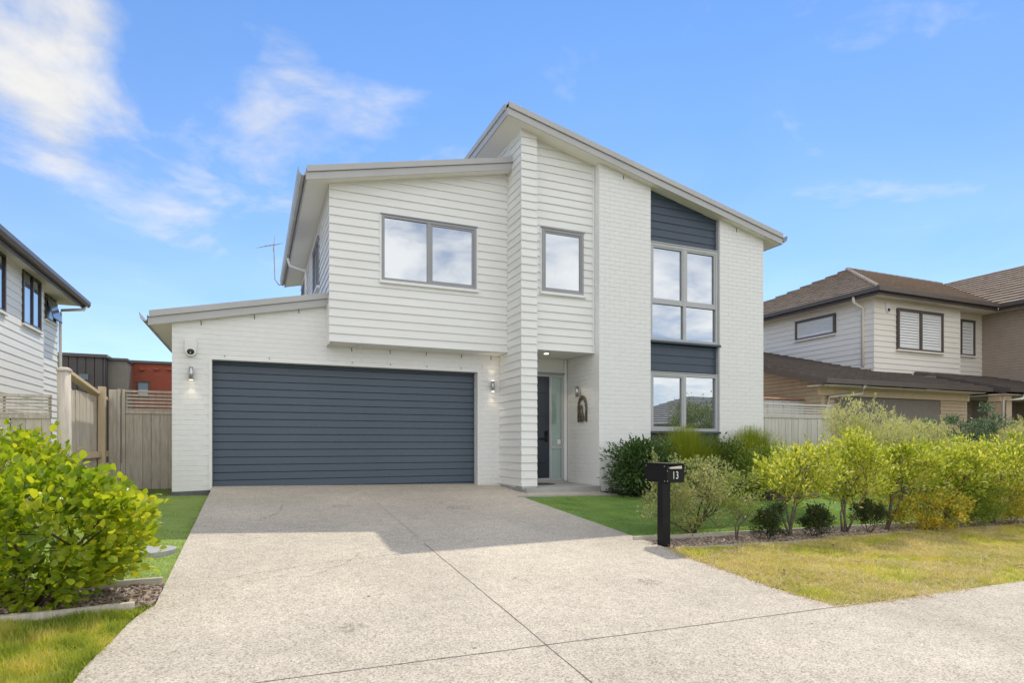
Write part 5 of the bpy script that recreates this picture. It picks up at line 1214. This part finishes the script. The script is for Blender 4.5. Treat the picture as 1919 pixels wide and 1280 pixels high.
lime_bush('round leaved lime bush at the left edge of the view, mostly cut off', (-2.35, 5.2, bz_), (-2.45, 5.38, .85), (.6, .46, .44), 2600, .075, 0, GL, 130, .055, 6)
lime_bush('trimmed lime hedge bush behind, below the round fence post', (-2.55, 8.1, .5), (-2.5, 8.1, 1.05), (.62, .8, .58), 3000, .075, 0, GL, 130, .09, 6)
lime_bush('trimmed lime hedge bush behind, before the slatted front fence', (-3.7, 8.3, .5), (-3.6, 8.3, 1.05), (.7, .8, .58), 2600, .075, 0, GL, 120, .09, 6)

# ================================================================== GRASS, MULCH, LITTER
def blades(name, label, cat, q, h, wd, mat, lean=.5, zoff=0, zf=None):
    n = len(q); z = gza(q[:, 0], q[:, 1]) + zoff
    if zf is not None: z = z + zf(q)
    a = rng.uniform(0, 2*np.pi, n); hh = h*rng.uniform(.45, 1.25, n)*(1+.45*np.sin(q[:, 0]*9+np.sin(q[:, 1]*7)*2)*np.sin(q[:, 1]*11+q[:, 0]*4)); le = np.abs(rng.normal(0, lean, n))*hh
    B = np.stack([q[:, 0], q[:, 1], z], 1); s = np.stack([-np.sin(a), np.cos(a), np.zeros(n)], 1)*wd*rng.uniform(.6, 1.3, n)[:, None]
    a2 = a + rng.normal(0, .6, n)
    tip = B + np.stack([np.cos(a2)*le, np.sin(a2)*le, hh], 1)
    V = np.stack([B-s, B+s, tip], 1).reshape(-1, 3); f = np.arange(n*3).reshape(-1, 3)
    o = stuff(np_mesh(name, V, f, mat)); return tag(o, label, cat)
q = np.vstack([scatter(verge_poly, 90000, ((4.3, 3.4), (13, 5.9))), scatter(verge_poly, 20000, ((12, 3.4), (20, 5.9)))])
patch = np.sin(q[:, 0]*2.1+np.sin(q[:, 1]*3.0)*1.4)*np.sin(q[:, 1]*2.7+q[:, 0]*.8)
q = q[rng.random(len(q)) < .72+.35*patch]
blades('verge_grass', 'dry yellow green grass of the right hand verge', 'grass', q, .046, .0045, 'gr_verge', 1.25, -.012)
qs = scatter(verge_poly, 60000, ((4.3, 3.4), (14, 5.9)))
qs = qs[np.sin(qs[:, 0]*3.1+np.sin(qs[:, 1]*4.0)*1.7)*np.sin(qs[:, 1]*3.3+qs[:, 0]*1.1) > -.6*rng.random(len(qs))]
blades('dead_grass', 'dead straw patches lying through the right hand verge', 'grass', qs, .026, .0042, 'straw', 2.4, .004)
# ragged fringe creeping over the concrete
e = [(DR+.0, 5.70)] + right_flare[1:9]; fr_pts = []
for a, b in zip(e, e[1:]):
    L_ = math.hypot(b[0]-a[0], b[1]-a[1])
    for _ in range(int(L_*260)):
        u_ = random.random(); fr_pts.append((a[0]+(b[0]-a[0])*u_+random.gauss(0, .03), a[1]+(b[1]-a[1])*u_+random.gauss(0, .035)))
blades('verge_fringe', 'dead straw fringe where the right verge meets the concrete', 'grass', np.array(fr_pts), .028, .004, 'straw', 2.2, 0)
lv = [(DL-.004, 5.0)] + left_flare[:8] + [(-4.5, 3.2), (-4.5, 4.70), (-1.2, 4.92)]
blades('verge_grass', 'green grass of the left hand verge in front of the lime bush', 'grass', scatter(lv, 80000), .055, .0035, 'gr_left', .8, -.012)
lq = np.vstack([scatter(lawn_poly, 150000, ((4.3, 6), (9.5, 10))), scatter(lawn_poly, 60000, ((9.5, 6), (15, 10.6)))])
blades('lawn_pile', 'short artificial turf of the front lawn', 'grass', lq, .014, .0035, 'gr_turf', .7, -.008)
ll = [(DL-.004, 11.5), (DL-.004, 5.66), (-4.4, 5.50), (-4.4, 12.5), (-1.3, 12.5), (-1.25, 11.5)]
blades('lawn_pile', 'short artificial turf left of the driveway', 'grass', scatter(ll, 120000), .014, .0035, 'gr_turf', .7, 0, lambda q: -0.02-0.10*np.clip((q[:, 1]-5.5)/5.5, 0, 1))
def chips(name, label, cat, q, size, mat, dz=0, flat=.3):
    n = len(q); T = np.array([(-.5,-.5,-.5),(.5,-.5,-.5),(.5,.5,-.5),(-.5,.5,-.5),(-.5,-.5,.5),(.5,-.5,.5),(.5,.5,.5),(-.5,.5,.5)])
    Fq = np.array([(0,3,2,1),(4,5,6,7),(0,1,5,4),(1,2,6,5),(2,3,7,6),(3,0,4,7)])
    D = unit(rng.normal(0, 1, (n, 3))*np.array([1, 1, flat])); N0 = np.array([0, 0, 1.])+rng.normal(0, .4, (n, 3)); S = unit(np.cross(N0, D)); N = np.cross(D, S)
    L_ = size*rng.uniform(.5, 1.5, n); W_ = L_*rng.uniform(.25, .5, n); H_ = L_*rng.uniform(.08, .2, n)
    Pp = np.stack([q[:, 0], q[:, 1], gza(q[:, 0], q[:, 1])+dz+rng.random(n)*.02], 1)
    V = Pp[:, None]+T[None, :, 0:1]*(D*L_[:, None])[:, None]+T[None, :, 1:2]*(S*W_[:, None])[:, None]+T[None, :, 2:3]*(N*H_[:, None])[:, None]
    f = Fq[None]+(np.arange(n)*8)[:, None, None]
    o = stuff(np_mesh(name, V.reshape(-1, 3), f.reshape(-1, 4), mat)); return tag(o, label, cat)
bed_r = [(DR+.01, 6.20), (DR+.01, 5.78), (6.24, 5.72), (8.46, 5.86), (13, 5.9), (13, 6.2)]
chips('bark_mulch', 'bark chips covering the right hand planting bed', 'mulch', scatter(bed_r, 9000), .042, 'mulch', -.03)
bed_l = [(DL-.01, 5.58), (DL-.01, 5.05), (-1.2, 4.98), (-3.2, 4.85), (-3.2, 5.48)]
chips('bark_mulch', 'bark chips and dead leaves around the lime bush', 'mulch', scatter(bed_l, 5000), .045, 'mulch', -.015)
def litter(label, q, size, mat='litter', dz=.004):
    P = np.stack([q[:, 0], q[:, 1], gza(q[:, 0], q[:, 1])+dz], 1); D = rng.normal(0, 1, P.shape)*np.array([1, 1, .12])
    v, f, _ = leaf_arrays(P, D, size*rng.uniform(.5, 1.3, len(q)), .5, 'lance', .25)
    return tag(stuff(np_mesh('leaf_litter', v, f, mat)), label, 'leaf litter')
litter('dead leaves scattered over the left planting bed', scatter(bed_l, 260), .06, dz=.012)
litter('dead leaves scattered over the right verge', scatter(verge_poly, 260, ((4.3, 3.4), (12, 5.9))), .05, dz=.03)
litter('few dry leaves lying on the driveway', np.array([(rng.uniform(-.5, 4.2), rng.uniform(3.2, 10)) for _ in range(16)]), .035)
st = MB().tube([(-.95, 6.95, gz(-.95, 6.95)-.06), (-.95, 6.95, gz(-.95, 6.95)-.008)], [.24, .24], 24).build('stepping_stone', 'slab')
tag(st, 'round pale concrete stepping stone in the left lawn by the driveway', 'stepping stone')
